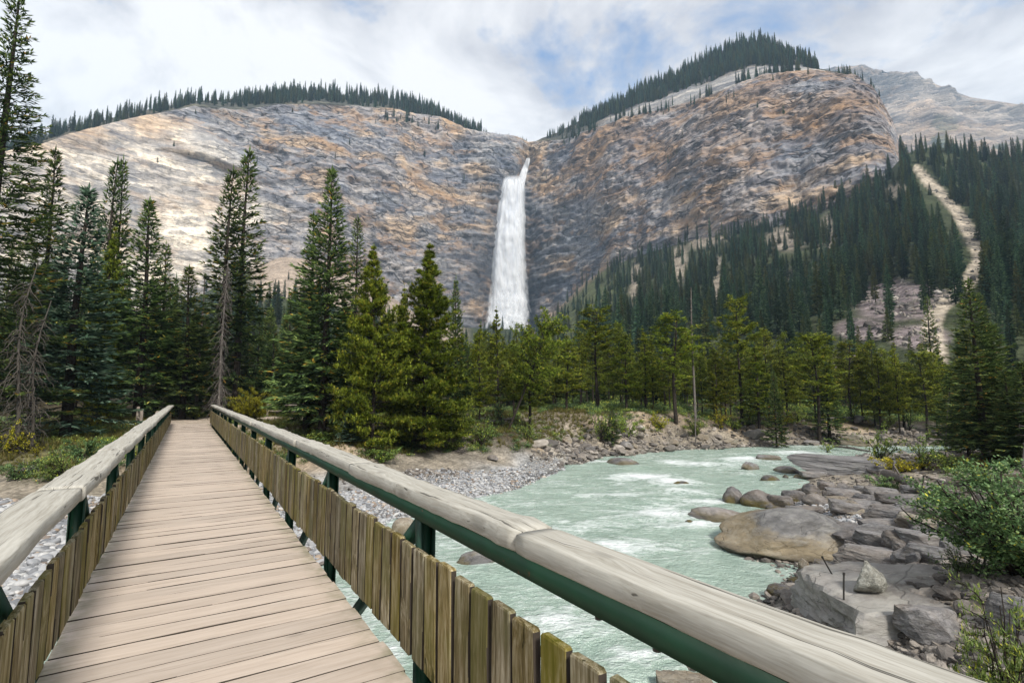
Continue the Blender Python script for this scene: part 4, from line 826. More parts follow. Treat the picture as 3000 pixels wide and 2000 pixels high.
SPR = [spruce(11, 18, 2.6, .05, 1.15, .32, thin_top=.7, dead_low=.05), spruce(12, 16, 1.9, .05, 1.1, .30, thin_top=.4), spruce(13, 15, 1.7, .08, 1.0, .38, sparse=.12, thin_top=.3, dead_low=.3),
       spruce(14, 9, 1.7, .03, 1.2, .22, thin_top=.6, blade=.24), spruce(15, 17, 2.3, .10, 1.1, .42, sparse=.05, thin_top=.8, dead_low=.1), spruce(16, 31, 4.2, .05, 1.0, .30, thin_top=.8, dead_low=.04, blade=.30)]
PIN = [pine(21, 11, 2.1, .05, 'cone', 1.7), pine(22, 11, 1.5, .20, 'cone', 1.05), pine(23, 12, 1.4, .34, 'oval', .9, bare=.15), pine(24, 10, 1.5, .14, 'cone', 1.05, bare=.05), pine(25, 11, 1.9, .04, 'cone', 1.45)]
LEANP = pine(26, 9.5, 1.9, .42, 'oval', 1.1, lean=.0, bare=.15)
FSP = [farspruce(31, 20, 2.3), farspruce(32, 20, 1.8, .8), farspruce(33, 18, 2.6, 1.1, .05), farspruce(34, 21, 1.5, .7, .12)]
FSP += [farspruce(35, 15, 2.7, 1.0, .04), farspruce(36, 19, 2.0, .9, .15)]
for i, m_ in enumerate(FSP): m_.materials.append(M['faraspen' if i >= 4 else 'farspruce'])
def put_tree(kind, pair, Hm, x, ytop, depth, label, group=None, leaf='spruce', wfac=None, name=None, rot=None, tilt=(0, 0), half=None, trunk='bark', cat='tree'):
    """x, ytop in the 2352-wide view; depth along the view; the height follows from the ground below"""
    P = at_depth(x * K, ytop * K, depth); z0 = float(gz(P[0], P[1])) - .08; Ht = P[2] - z0; sc = Ht / Hm
    e = bpy.data.objects.new(name or kind, None); COL.objects.link(e); e.location = (P[0], P[1], z0)
    e.rotation_euler = (tilt[0], tilt[1], random.uniform(0, 6.28) if rot is None else rot)
    wf = sc if half is None else (half * K / 1500 * depth) / pair[2]
    e.scale = (wf, wf, sc)
    tag(e, label, cat, group)
    link('trunk', pair[0], None, e); link('crown', pair[1], None, e)
    return e
def withmat(pair, R_, leaf, trunk='bark'):
    key = (pair[0].name, leaf, trunk)
    if key not in _cache:
        t_ = pair[0].copy() if pair[0].materials else pair[0]; c_ = pair[1].copy() if pair[1].materials else pair[1]
        t_.materials.clear(); c_.materials.clear(); t_.materials.append(M[trunk]); c_.materials.append(M[leaf]); _cache[key] = (t_, c_, R_)
    return _cache[key]
_cache = {}
SR = [2.6, 1.9, 1.7, 1.7, 2.3, 4.2]; SH = [18, 16, 15, 9, 17, 31]; PR = [2.1, 1.6, 1.5, 1.7, 1.9]; PH = [11, 11, 12, 10, 11]
# near trees: (kind, variant, leaf, x, top y, depth, half width px, label)
NEAR = [
 ('s', 5, 'spruce', 42, -40, 24, 150, 'tallest dark spruce at the left edge, its tip cut by the top of the frame'),
 ('s', 4, 'spruce', 130, 345, 31, 68, 'dark spruce just behind the tallest one at the left edge'),
 ('s', 1, 'bluespruce', 200, 428, 27.5, 88, 'blue-green spruce with frosted bough tips left of the bridge'),
 ('s', 2, 'spruce', 268, 368, 37, 46, 'slender dark spruce with a narrow spire against the pale cliff'),
 ('s', 2, 'spruce', 286, 366, 38, 36, 'thin spire growing tight beside the slender dark spruce'),
 ('p', 4, 'pine', 262, 512, 34, 56, 'yellow-green pine standing in front of the slender dark spruce'),
 ('s', 1, 'spruce', 350, 462, 35, 66, 'full green spruce with drooping skirts just left of the bridge end'),
 ('s', 2, 'spruce', 384, 560, 40, 38, 'dark spruce half hidden behind the full green one by the bridge end'),
 ('s', 1, 'spruce', 440, 614, 37.5, 56, 'shorter green spruce right above the far end of the left handrail'),
 ('s', 3, 'spruce', 405, 636, 46, 28, 'small distant spruce in the gap behind the bridge end'),
 ('s', 2, 'spruce', 534, 388, 40, 56, 'left stem of the twin spruces beyond the bridge end, grey dead skirts below'),
 ('s', 2, 'spruce', 572, 344, 42, 58, 'right and taller stem of the twin spruces beyond the bridge end'),
 ('s', 3, 'spruce', 622, 704, 56, 34, 'small spruce before the pink scree, left of two'),
 ('s', 3, 'spruce', 656, 724, 58, 28, 'small spruce before the pink scree, right of two'),
 ('s', 4, 'spruce', 722, 492, 31, 62, 'lower shoulder spruce leaning on the tall dark one at centre left'),
 ('s', 0, 'spruce', 762, 392, 29.5, 88, 'tall broad dark spruce right of the bridge end'),
 ('s', 2, 'spruce', 822, 500, 37, 36, 'thin dark spruce rising behind the tall broad one'),
 ('p', 0, 'pine', 866, 566, 26.5, 92, 'yellow-green pine with a pointed top above the log handrail'),
 ('p', 0, 'pine', 982, 560, 29, 112, 'broadest bushy pine left of the waterfall'),
 ('p', 4, 'pine', 925, 655, 32, 48, 'pine tucked between the two bushy pines'),
 ('s', 3, 'spruce', 1048, 640, 36, 34, 'dark spruce peeking out behind the broadest pine'),
 ('p', 3, 'pine', 1103, 742, 36, 40, 'dark pine left of the waterfall foot'),
 ('p', 3, 'pine', 1143, 706, 38, 44, 'pointed pine standing before the waterfall foot'),
 ('p', 1, 'pine', 1216, 738, 35, 56, 'round-topped pine right of the waterfall foot'),
 ('p', 1, 'pine', 1180, 775, 40, 38, 'low pine in the gap under the waterfall'),
 ('s', 3, 'bluespruce', 805, 935, 25.5, 26, 'little pale blue-green sapling at the foot of the yellow-green pine'),
 ('s', 3, 'spruce', 1405, 930, 37.5, 20, 'young spruce growing on the gravel bank slope'),
 ('p', 1, 'pine', 1300, 765, 43, 48, 'pine just right of the leaning pine'),
 ('p', 2, 'pine', 1368, 712, 46, 56, 'tall pine with dead grey upper twigs above the cut bank'),
 ('p', 1, 'pine', 1435, 765, 44, 46, 'green pine on the cut bank beside the dead-topped one'),
 ('p', 3, 'pine', 1478, 750, 47, 44, 'pine on the cut bank with a narrow pointed top'),
 ('p', 2, 'pine', 1545, 728, 43, 64, 'dark trunked pine with a broad ragged crown on the bank'),
 ('p', 3, 'pine', 1640, 800, 47, 42, 'short full pine right of the white dead pole'),
 ('p', 2, 'pine', 1692, 690, 47, 52, 'tallest pine on the far bank, crown in separate tiers'),
 ('p', 1, 'pine', 1735, 792, 45, 56, 'rounded pine below the tiered one'),
 ('p', 1, 'pine', 1800, 800, 50, 40, 'pine with orange needles midway along the far bank'),
 ('p', 2, 'pine', 1868, 775, 44, 58, 'stout pine with a thick dark trunk at the water'),
 ('s', 1, 'spruce', 1895, 830, 44.5, 34, 'dark green spruce growing against the stout pine'),
 ('p', 2, 'pine', 1945, 790, 50, 40, 'tall thin pine right of the dark spruce at the water'),
 ('s', 3, 'spruce', 1775, 850, 42, 26, 'narrow light green spruce at the edge of the stony bank'),
 ('p', 3, 'pine', 2010, 800, 48, 44, 'pine with bare lower stem on the stony bank'),
 ('p', 1, 'pine', 2065, 830, 50, 46, 'spreading pine before the rock slide'),
 ('s', 2, 'spruce', 2128, 680, 62, 26, 'very narrow dark spruce in front of the pale gully'),
 ('p', 2, 'pine', 2115, 815, 45, 44, 'half-bare pine with a leaning stem near the bend'),
 ('p', 1, 'pine', 2165, 830, 48, 46, 'pine left of the big spruce on the right bank'),
 ('s', 0, 'spruce', 2226, 642, 23.5, 82, 'big dark pointed spruce on the right bank'),
 ('s', 1, 'spruce', 2275, 742, 24.5, 66, 'second dark spruce grown into the big one on the right bank'),
 ('s', 1, 'spruce', 2350, 830, 21, 60, 'dark spruce cut by the right edge of the frame'),
 ('s', 4, 'spruce', 2305, 850, 22, 52, 'low dark spruce between the big one and the right edge'),
]
for kd, v_, leaf, x, yt, dp, hw, lab in NEAR:
    if kd == 's': put_tree('spruce_tree', withmat(SPR[v_], SR[v_], leaf), SH[v_], x, yt, dp, lab, half=hw * (1.5 if x < 860 else 1.3))
    else: put_tree('pine_tree', withmat(PIN[v_], PR[v_], leaf), PH[v_], x, yt, dp, lab, half=hw * (1.16 if v_ in (0, 4) else 1.15))
# the leaning pine over the gravel bar
LP = withmat(LEANP, 1.9, 'pine')
b0 = at_z(1163 * K, 1028 * K, 1.0); e = bpy.data.objects.new('pine_tree', None); COL.objects.link(e); e.location = (b0[0], b0[1], float(gz(b0[0], b0[1])) - .15)
tpt = at_depth(1262 * K, 745 * K, b0[1] - .4); vv_ = Vector(tpt) - e.location; e.rotation_mode = 'QUATERNION'; e.rotation_quaternion = vv_.to_track_quat('Z', 'Y'); e.scale = (1.0, 1.0, vv_.length / 9.5)
tag(e, 'leaning pine with a dark slanting trunk over the gravel bar', 'tree'); link('trunk', LP[0], None, e); link('crown', LP[1], None, e)

# second rows: pines behind the bank, spruces behind the left bank
g = np.random.default_rng(5); BACK = []
for i in range(118):
    x = 1080 + 1190 * (i + g.random()) / 118; dp = g.uniform(47, 76); yt = np.interp(x, [1080, 1200, 1400, 1700, 2000, 2270], [790, 790, 785, 790, 815, 830]) + g.normal() * 22
    v_ = int(g.choice([1, 2, 3, 1, 2])); put_tree('pine_tree', withmat(PIN[v_], PR[v_], 'pine'), PH[v_], x, yt, dp, 'pine among the close ranks behind the far river bank', 'pines behind the far bank', half=g.uniform(26, 40) * 46 / dp)
for i in range(34):
    x = -60 + 780 * (i + g.random()) / 34; dp = g.uniform(38, 60); yt = np.interp(x, [-60, 150, 330, 420, 500, 640, 720], [560, 600, 640, 700, 720, 770, 640]) + g.normal() * 25
    v_ = int(g.choice([1, 2, 4])); put_tree('spruce_tree', withmat(SPR[v_], SR[v_], 'spruce'), SH[v_], x, yt, dp + 4, 'spruce deep in the forest behind the left bank', 'spruces in the forest behind the left bank', half=g.uniform(40, 58) * 42 / dp)
for i in range(14):
    x = 700 + 400 * (i + g.random()) / 14; dp = g.uniform(42, 58); v_ = int(g.choice([1, 4, 2])); put_tree('spruce_tree', withmat(SPR[v_], SR[v_], 'spruce'), SH[v_], x, 800 + g.normal() * 20, dp, 'spruce in the dark wood behind the bushy pines', 'spruces behind the bushy pines', half=g.uniform(45, 62) * 45 / dp)
for i in range(10):
    x = 2150 + 330 * (i + g.random()) / 10; dp = g.uniform(27, 38); v_ = int(g.choice([1, 4])); put_tree('spruce_tree', withmat(SPR[v_], SR[v_], 'spruce'), SH[v_], x, 850 + g.normal() * 25, dp, 'spruce in the dark stand behind the right bank', 'spruces behind the right bank', half=g.uniform(40, 58) * 30 / dp)

for i in range(46):
    x = 1060 + 1240 * (i + g.random()) / 46; dp = g.uniform(60, 88); v_ = int(g.choice([3, 3, 1])); put_tree('spruce_tree', withmat(SPR[v_], SR[v_], 'spruce'), SH[v_], x, 845 + g.normal() * 18, dp, 'low dark spruce filling the gaps behind the far bank pines', 'low spruces behind the far bank pines', half=g.uniform(40, 60) * 55 / dp)
# dead trees
def put_snag(pair, Hm, x, ytop, depth, label, half=None, tilt=0, name='dead_tree'):
    P = at_depth(x * K, ytop * K, depth); z0 = float(gz(P[0], P[1])) - .08; sc = (P[2] - z0) / Hm
    e = bpy.data.objects.new(name, None); COL.objects.link(e); e.location = (P[0], P[1], z0); e.scale = (min(sc, 1.2), min(sc, 1.2), sc); e.rotation_euler = (0, tilt, random.uniform(0, 6))
    tag(e, label, 'dead tree'); 
    for nm, m_ in (('trunk', pair[0]), ('branches', pair[1])):
        if not m_.materials: m_.materials.append(M['darkdead' if pair is SN[0] else 'dead'])
        link(nm, m_, None, e)
SN = [snag(61, 7, .07, 130, 1.0, .03, .9, 1.0, .16), snag(62, 12, .13, 30, .7, .5, .95, .4, .02), snag(63, 10, .09, 220, .85, .05, .98, 1.3, .05), snag(64, 9, .08, 26, .9, .2, 1, .1, .08)]
put_snag(SN[0], 7, 78, 600, 23, 'bare grey dead tree with hanging crooked twigs at the left edge')
put_snag(SN[0], 7, 104, 690, 23.4, 'second bare grey dead stem beside the crooked one at the left edge')
put_snag(SN[2], 10, 522, 600, 37.5, 'grey dead trunk bristling with lichen twigs before the twin spruces')
put_snag(SN[1], 12, 470, 626, 41, 'broken grey trunk standing left of the twin spruces')
put_snag(SN[1], 12, 1586, 660, 44, 'thin white dead pole above the far bank pines')
put_snag(SN[3], 9, 1592, 850, 41, 'twisted silver snag with curling branches on the far bank')
put_snag(SN[3], 9, 2158, 900, 27, 'bare dark leaning stem before the right bank spruces', tilt=-.12)
put_snag(SN[3], 9, 2315, 780, 18, 'thin bare stem slanting across the right bank spruces', tilt=-.2)

# hillside forest: the largest 170 stand singly, the rest is one mass
HPT = hf.reshape(NH, MH, 3)
def hill_samples(n, seed):
    g = np.random.default_rng(seed); i = g.random(n) * (NH - 1); j = g.random(n) ** .62 * (MH - 1); i0 = i.astype(int); j0 = j.astype(int); fi = (i - i0)[:, None]; fj = (j - j0)[:, None]
    P = (HPT[i0, j0] * (1 - fi) + HPT[i0 + 1 - (i0 + 1 >= NH), j0] * fi) * (1 - fj) + HPT[i0, np.minimum(j0 + 1, MH - 1)] * fj
    return P, g
Pt, g = hill_samples(16000, 101); xx, yy = project(Pt); xx /= K; yy /= K; nn = fbm(np.c_[Pt[:, :2] * .02, np.zeros(len(Pt))], 4, 92); nd = fbm(np.c_[Pt[:, :2] * .03, np.zeros(len(Pt))], 3, 99)
gu, sl_, op_, fa, lt_ = zones(xx, yy, nn)
for hh_ in (5., 11., 16.):                                           # keep crowns from hiding the gully and the slide
    _, y2 = project(Pt + [0, 0, hh_]); g_2, s_2, o_2, _, _ = zones(xx, y2 / K, nn); gu = np.maximum(gu, g_2); sl_ = np.maximum(sl_, s_2 * .95); op_ = np.maximum(op_, o_2 * .75)
dist = np.hypot(Pt[:, 0], Pt[:, 1])
keep = np.where(xx > 1230, 1.0 - .97 * gu - .93 * sl_ - .85 * op_ - .72 * fa, .30) * np.where((xx > 560) & (xx < 1090) & (dist > 330), .10, 1) * np.where((xx <= 1230) & (dist > 420), .35, 1)
keep *= np.clip(1.0 + .6 * nd, .35, 1.2) * np.where(dist < 170, .5, 1)
ki = (g.random(len(Pt)) < np.clip(keep, 0, 1) * .72) & (xx > -120) & (xx < 2500) & (dist > 100)
Pt, xx, yy, dist = Pt[ki], xx[ki], yy[ki], dist[ki]
hgt = .80 * np.clip(g.normal(.92, .28, len(Pt)), .3, 1.5) * np.where(dist > 400, .92, 1.0) * np.interp(dist, [100, 200], [.62, 1])
order = np.argsort(dist / hgt); near_i = [i for i in order if xx[i] > 1180 and xx[i] < 2420 and yy[i] < 835][:150]
for i in near_i:
    o = link('spruce_tree', FSP[int(g.choice([0, 1, 2, 3, 0, 1, 2, 3, 5]))], None, None, (Pt[i, 0], Pt[i, 1], Pt[i, 2] - .3), (0, 0, g.uniform(0, 6.28)), (hgt[i] * g.uniform(.85, 1.2),) * 2 + (hgt[i],))
    tag(o, 'tall dark spruce on the lower forested slope under the right cliff', 'tree', 'spruces on the lower slope')
rest = np.setdiff1d(np.arange(len(Pt)), near_i)

# trees on the rims and ridges
RP, RH = [], []
def rim_trees(x0, x1, n, vlo, vhi, hs, jit=0.0, seed=1, clump=.0, vf=None):
    g = np.random.default_rng(seed); idx = np.flatnonzero((ck[:, 0] > x0) & (ck[:, 0] < x1) & (np.arange(NU) < NU - 40))
    for k in range(n):
        i = int(g.choice(idx)); v = g.uniform(vlo, vhi) if vf is None else vf(ck[i, 0], g)
        j = int(np.argmin(np.abs(CV - v))); p = CLIFF[i, j]
        if clump and vnoise(np.array([[p[0] * .03, p[1] * .03, 0.]]), 7)[0] < clump - .5: continue
        RP.append(p + [0, 0, -.5]); RH.append(hs * np.clip(g.normal(1, .28), .35, 1.6))
rim_trees(-480, 640, 640, 1.1, 2.0, .82, seed=1); rim_trees(560, 1010, 640, 1.1, 2.0, .9, seed=2); rim_trees(930, 1110, 230, .98, 2.0, .85, seed=3); rim_trees(1060, 1210, 36, 1.3, 2.0, .42, seed=4)
rim_trees(1255, 1420, 130, 1.35, 2.0, .72, seed=5); rim_trees(1330, 1800, 1500, 1.34, 2.0, .78, seed=6); rim_trees(1640, 1880, 420, 1.4, 2.0, .70, seed=7)
rim_trees(880, 1010, 22, .90, .95, .8, seed=8); rim_trees(1290, 1375, 30, .96, 1.03, .85, seed=9); rim_trees(1400, 1500, 26, .97, 1.06, .8, seed=10); rim_trees(1640, 1870, 90, 1.0, 1.06, .85, seed=11, clump=.35); rim_trees(1500, 1640, 16, .95, 1.02, .7, seed=15); rim_trees(1700, 1800, 22, .72, .92, .8, seed=12, clump=.3); rim_trees(300, 2040, 40, .5, .97, .5, seed=13); rim_trees(1900, 2040, 26, .9, 1.6, .5, seed=14)
def scatter(name, pts, rot, scl, idx, objs, label, mat=None):
    """one object that instances small pieces on points"""
    V = np.asarray(pts, np.float32); me = bpy.data.meshes.new(name); me.vertices.add(len(V)); me.vertices.foreach_set('co', V.ravel())
    a = me.attributes.new('rot', 'FLOAT_VECTOR', 'POINT'); a.data.foreach_set('vector', np.asarray(rot, np.float32).ravel())
    a = me.attributes.new('scl', 'FLOAT_VECTOR', 'POINT'); a.data.foreach_set('vector', np.asarray(scl, np.float32).ravel())
    a = me.attributes.new('idx', 'INT', 'POINT'); a.data.foreach_set('value', np.asarray(idx, np.int32))
    ob = link(name, me); ng = bpy.data.node_groups.new(name, 'GeometryNodeTree')
    ng.interface.new_socket('Geometry', in_out='INPUT', socket_type='NodeSocketGeometry'); ng.interface.new_socket('Geometry', in_out='OUTPUT', socket_type='NodeSocketGeometry')
    N_, L_ = ng.nodes, ng.links; gi = N_.new('NodeGroupInput'); go = N_.new('NodeGroupOutput'); iop = N_.new('GeometryNodeInstanceOnPoints'); gti = N_.new('GeometryNodeGeometryToInstance')
    for m_ in objs:
        so = bpy.data.objects.new(m_.name + '_piece', m_); oi = N_.new('GeometryNodeObjectInfo'); oi.inputs['Object'].default_value = so; L_.new(oi.outputs['Geometry'], gti.inputs[0])
    def at(n, dt):
        q = N_.new('GeometryNodeInputNamedAttribute'); q.data_type = dt; q.inputs['Name'].default_value = n; return q.outputs['Attribute']
    L_.new(gi.outputs[0], iop.inputs['Points']); L_.new(gti.outputs[0], iop.inputs['Instance']); iop.inputs['Pick Instance'].default_value = True
    L_.new(at('idx', 'INT'), iop.inputs['Instance Index']); L_.new(at('scl', 'FLOAT_VECTOR'), iop.inputs['Scale'])
    e2r = N_.new('FunctionNodeEulerToRotation'); L_.new(at('rot', 'FLOAT_VECTOR'), e2r.inputs[0]); L_.new(e2r.outputs[0], iop.inputs['Rotation'])
    L_.new(iop.outputs[0], go.inputs[0]); md = ob.modifiers.new('scatter', 'NODES'); md.node_group = ng
    tag(ob, label, kind='stuff'); return ob
SLR = []
for i in range(3):
    bm = bmesh.new(); bmesh.ops.create_icosphere(bm, subdivisions=1, radius=.6); me = bpy.data.meshes.new('slide_rock')
    for v_ in bm.verts: v_.co *= random.uniform(.6, 1.15)
    bm.to_mesh(me); bm.free(); me.materials.append(M['rubble']); SLR.append(me)
Ps, gs = hill_samples(60000, 303); sx_, sy_ = project(Ps); sx_ /= K; sy_ /= K; ga, sa_, oa, _, la = zones(sx_, sy_, 0 * sx_); kp = gs.random(len(Ps)) < (sa_ * .9 + ga * .25 + oa * .15) * (sx_ > 1230); Ps = Ps[kp]; ns_ = len(Ps); ss = np.clip(np.exp(gs.normal(-.2, .6, ns_)), .25, 3.2)
scatter('slide_rocks', Ps, gs.uniform(0, 6.28, (ns_, 3)), np.c_[ss, ss * .8, ss * .6], gs.integers(0, 3, ns_), SLR, 'broken rocks of the slide and gully on the forested slope')
n = len(rest); sx = hgt[rest]
scatter('hillside_forest', Pt[rest] - [0, 0, .3], np.c_[np.zeros((n, 2)), g.uniform(0, 6.28, n)], np.c_[sx * g.uniform(.85, 1.2, n), sx * g.uniform(.85, 1.2, n), sx], g.choice([0, 1, 2, 3, 0, 1, 2, 3, 0, 1, 4, 5], n), FSP, 'dense dark conifer forest covering the slopes below the cliffs')
RP = np.array(RP); RH = np.array(RH); n = len(RP)
scatter('ridge_forest', RP, np.c_[np.zeros((n, 2)), g.uniform(0, 6.28, n)], np.c_[RH * .95, RH * .95, RH], g.integers(0, 4, n), FSP, 'rows of small conifers along the cliff rims and ridges')

# ================================================================ rocks
def rock_mesh(seed, kind='block', sub=4):
    g = np.random.default_rng(seed); bm = bmesh.new(); bmesh.ops.create_icosphere(bm, subdivisions=sub, radius=1)
    n = np.array([v.co for v in bm.verts]); me = bpy.data.meshes.new('rock'); bm.to_mesh(me); bm.free()
    k = {'block': 9, 'slab': 8, 'mound': 7}[kind]; N = unit(g.normal(size=(k, 3)) * ([1, 1, .45] if kind == 'slab' else [1, 1, 1])); off = g.uniform(.50, .88, k) if kind != 'mound' else g.uniform(.70, .98, k)
    if kind == 'slab': N = np.r_[N, [[.05, .03, 1], [g.normal() * .1, g.normal() * .1, -1]]]; N = unit(N); off = np.r_[off, .60, .6]
    dp = n @ N.T; r = np.where(dp > .05, off / np.maximum(dp, .05), 9); r = np.minimum(r, 1.0 if kind == 'mound' else 1.12)
    if kind == 'mound': rr_ = -np.log(np.exp(-30 * r).sum(1)) / 30 + .05
    else: rr_ = -np.log(np.exp(-220 * r).sum(1)) / 220 + .006
    P = n * np.minimum(rr_, 1.15)[:, None]
    am = {'block': .035, 'slab': .03, 'mound': .085}[kind]
    d = am * fbm(P * 1.6 + seed, 4, seed % 97) + (.05 * np.abs(fbm(P * np.array([1.2, 1.2, 7.]) + seed, 3, 5)) if kind != 'mound' else .028 * fbm(P * 6 + seed, 5, 6) + .035 * np.abs(fbm(P * np.array([1.5, 1.5, 4]) + seed, 3, 7))) + (.03 * fbm(P * 6 + seed, 4, 8) if kind != 'mound' else 0)
    P = P + n * d[:, None]
    lo, hi = P.min(0), P.max(0); P = (P - (lo + hi) / 2) / (hi - lo)          # unit box, centred
    me.vertices.foreach_set('co', P.astype(np.float32).ravel()); me.update()
    me.polygons.foreach_set('use_smooth', np.full(len(me.polygons), kind == 'mound')); return me
def ground_hit(px_, py_, z_hint=None):
    d = ray(px_, py_); t_ = np.arange(3, 75, .05); Pq = np.array([0, 0, CAMZ]) + d[None] * t_[:, None]; below = np.maximum(gz(Pq[:, 0], Pq[:, 1]), 0) > Pq[:, 2]
    i = int(np.argmax(below)) if below.any() else len(t_) - 1
    return Pq[i]
RK = {}
def rock(x0, x1, yt, yb, kind, mt, label, group=None, deep=1.0, hfac=1.0, yaw=None, name='boulder', sink=.25):
    """outline box in photo pixels; stands on the ground or river bed where its lower edge meets it"""
    c = ground_hit((x0 + x1) / 2, yb); w_ = (x1 - x0) / 1500 * c[1]; dp = w_ * deep * g5.uniform(.7, .95)
    # visible height combines the top face seen from above with the front
    ang = (CAMZ - c[2]) / math.hypot(c[0], c[1]); vis = (yb - yt) / 1500 * c[1]; h = max(vis - dp * ang * .55, vis * .52, w_ * (.24 if kind == 'slab' and w_ < 3 else .15)) * hfac * (.8 if w_ > 4 else 1)
    key = (kind, int(g5.integers(5)));
    if w_ > 2.2: key = (kind, 'big' + label)
    if key not in RK: RK[key] = rock_mesh(int(g5.integers(1, 9999)), kind, 5 if w_ > 2.2 else 4 + (kind != 'mound') * 0)
    me = RK[key].copy(); me.materials.append(M[mt])
    if mt == 'stained':
        V = np.array([v.co for v in me.vertices]); V[:, 2] = np.where(V[:, 2] > -.1, -.1 + (V[:, 2] + .1) * (1.05 - 1.1 * np.abs(V[:, 0] - .16) ** 1.25 * np.where(V[:, 0] < .16, 1.0, 1.5)), V[:, 2]); me.vertices.foreach_set('co', V.astype(np.float32).ravel()); yaw = 0.0; hfac = 1.35; h *= 1.35
    dirv = c[:2] / np.linalg.norm(c[:2]); ctr = c[:2] + dirv * dp * .42
    base_z = max(float(gz(ctr[0], ctr[1])), -.35); tot = h * (1 + sink) + max(0, c[2] - base_z) * 0
    if base_z < 0: tot = h - base_z + .1; zc = h + 0 - tot / 2
    else: zc = base_z + h - tot / 2
    az = math.atan2(dirv[0], dirv[1])
    o = link(name, me, None, None, (ctr[0], ctr[1], zc), (g5.normal() * .05, g5.normal() * .05, -az + (g5.normal() * .25 if yaw is None else yaw)), (w_ * 1.06, dp * 1.05, tot))
    tag(o, label, 'rock' if name != 'boulder' else 'boulder', group); return o
g5 = np.random.default_rng(77)
def r3(x): return 1900 + .5741 * x
def r3y(y): return 1100 + .5741 * y
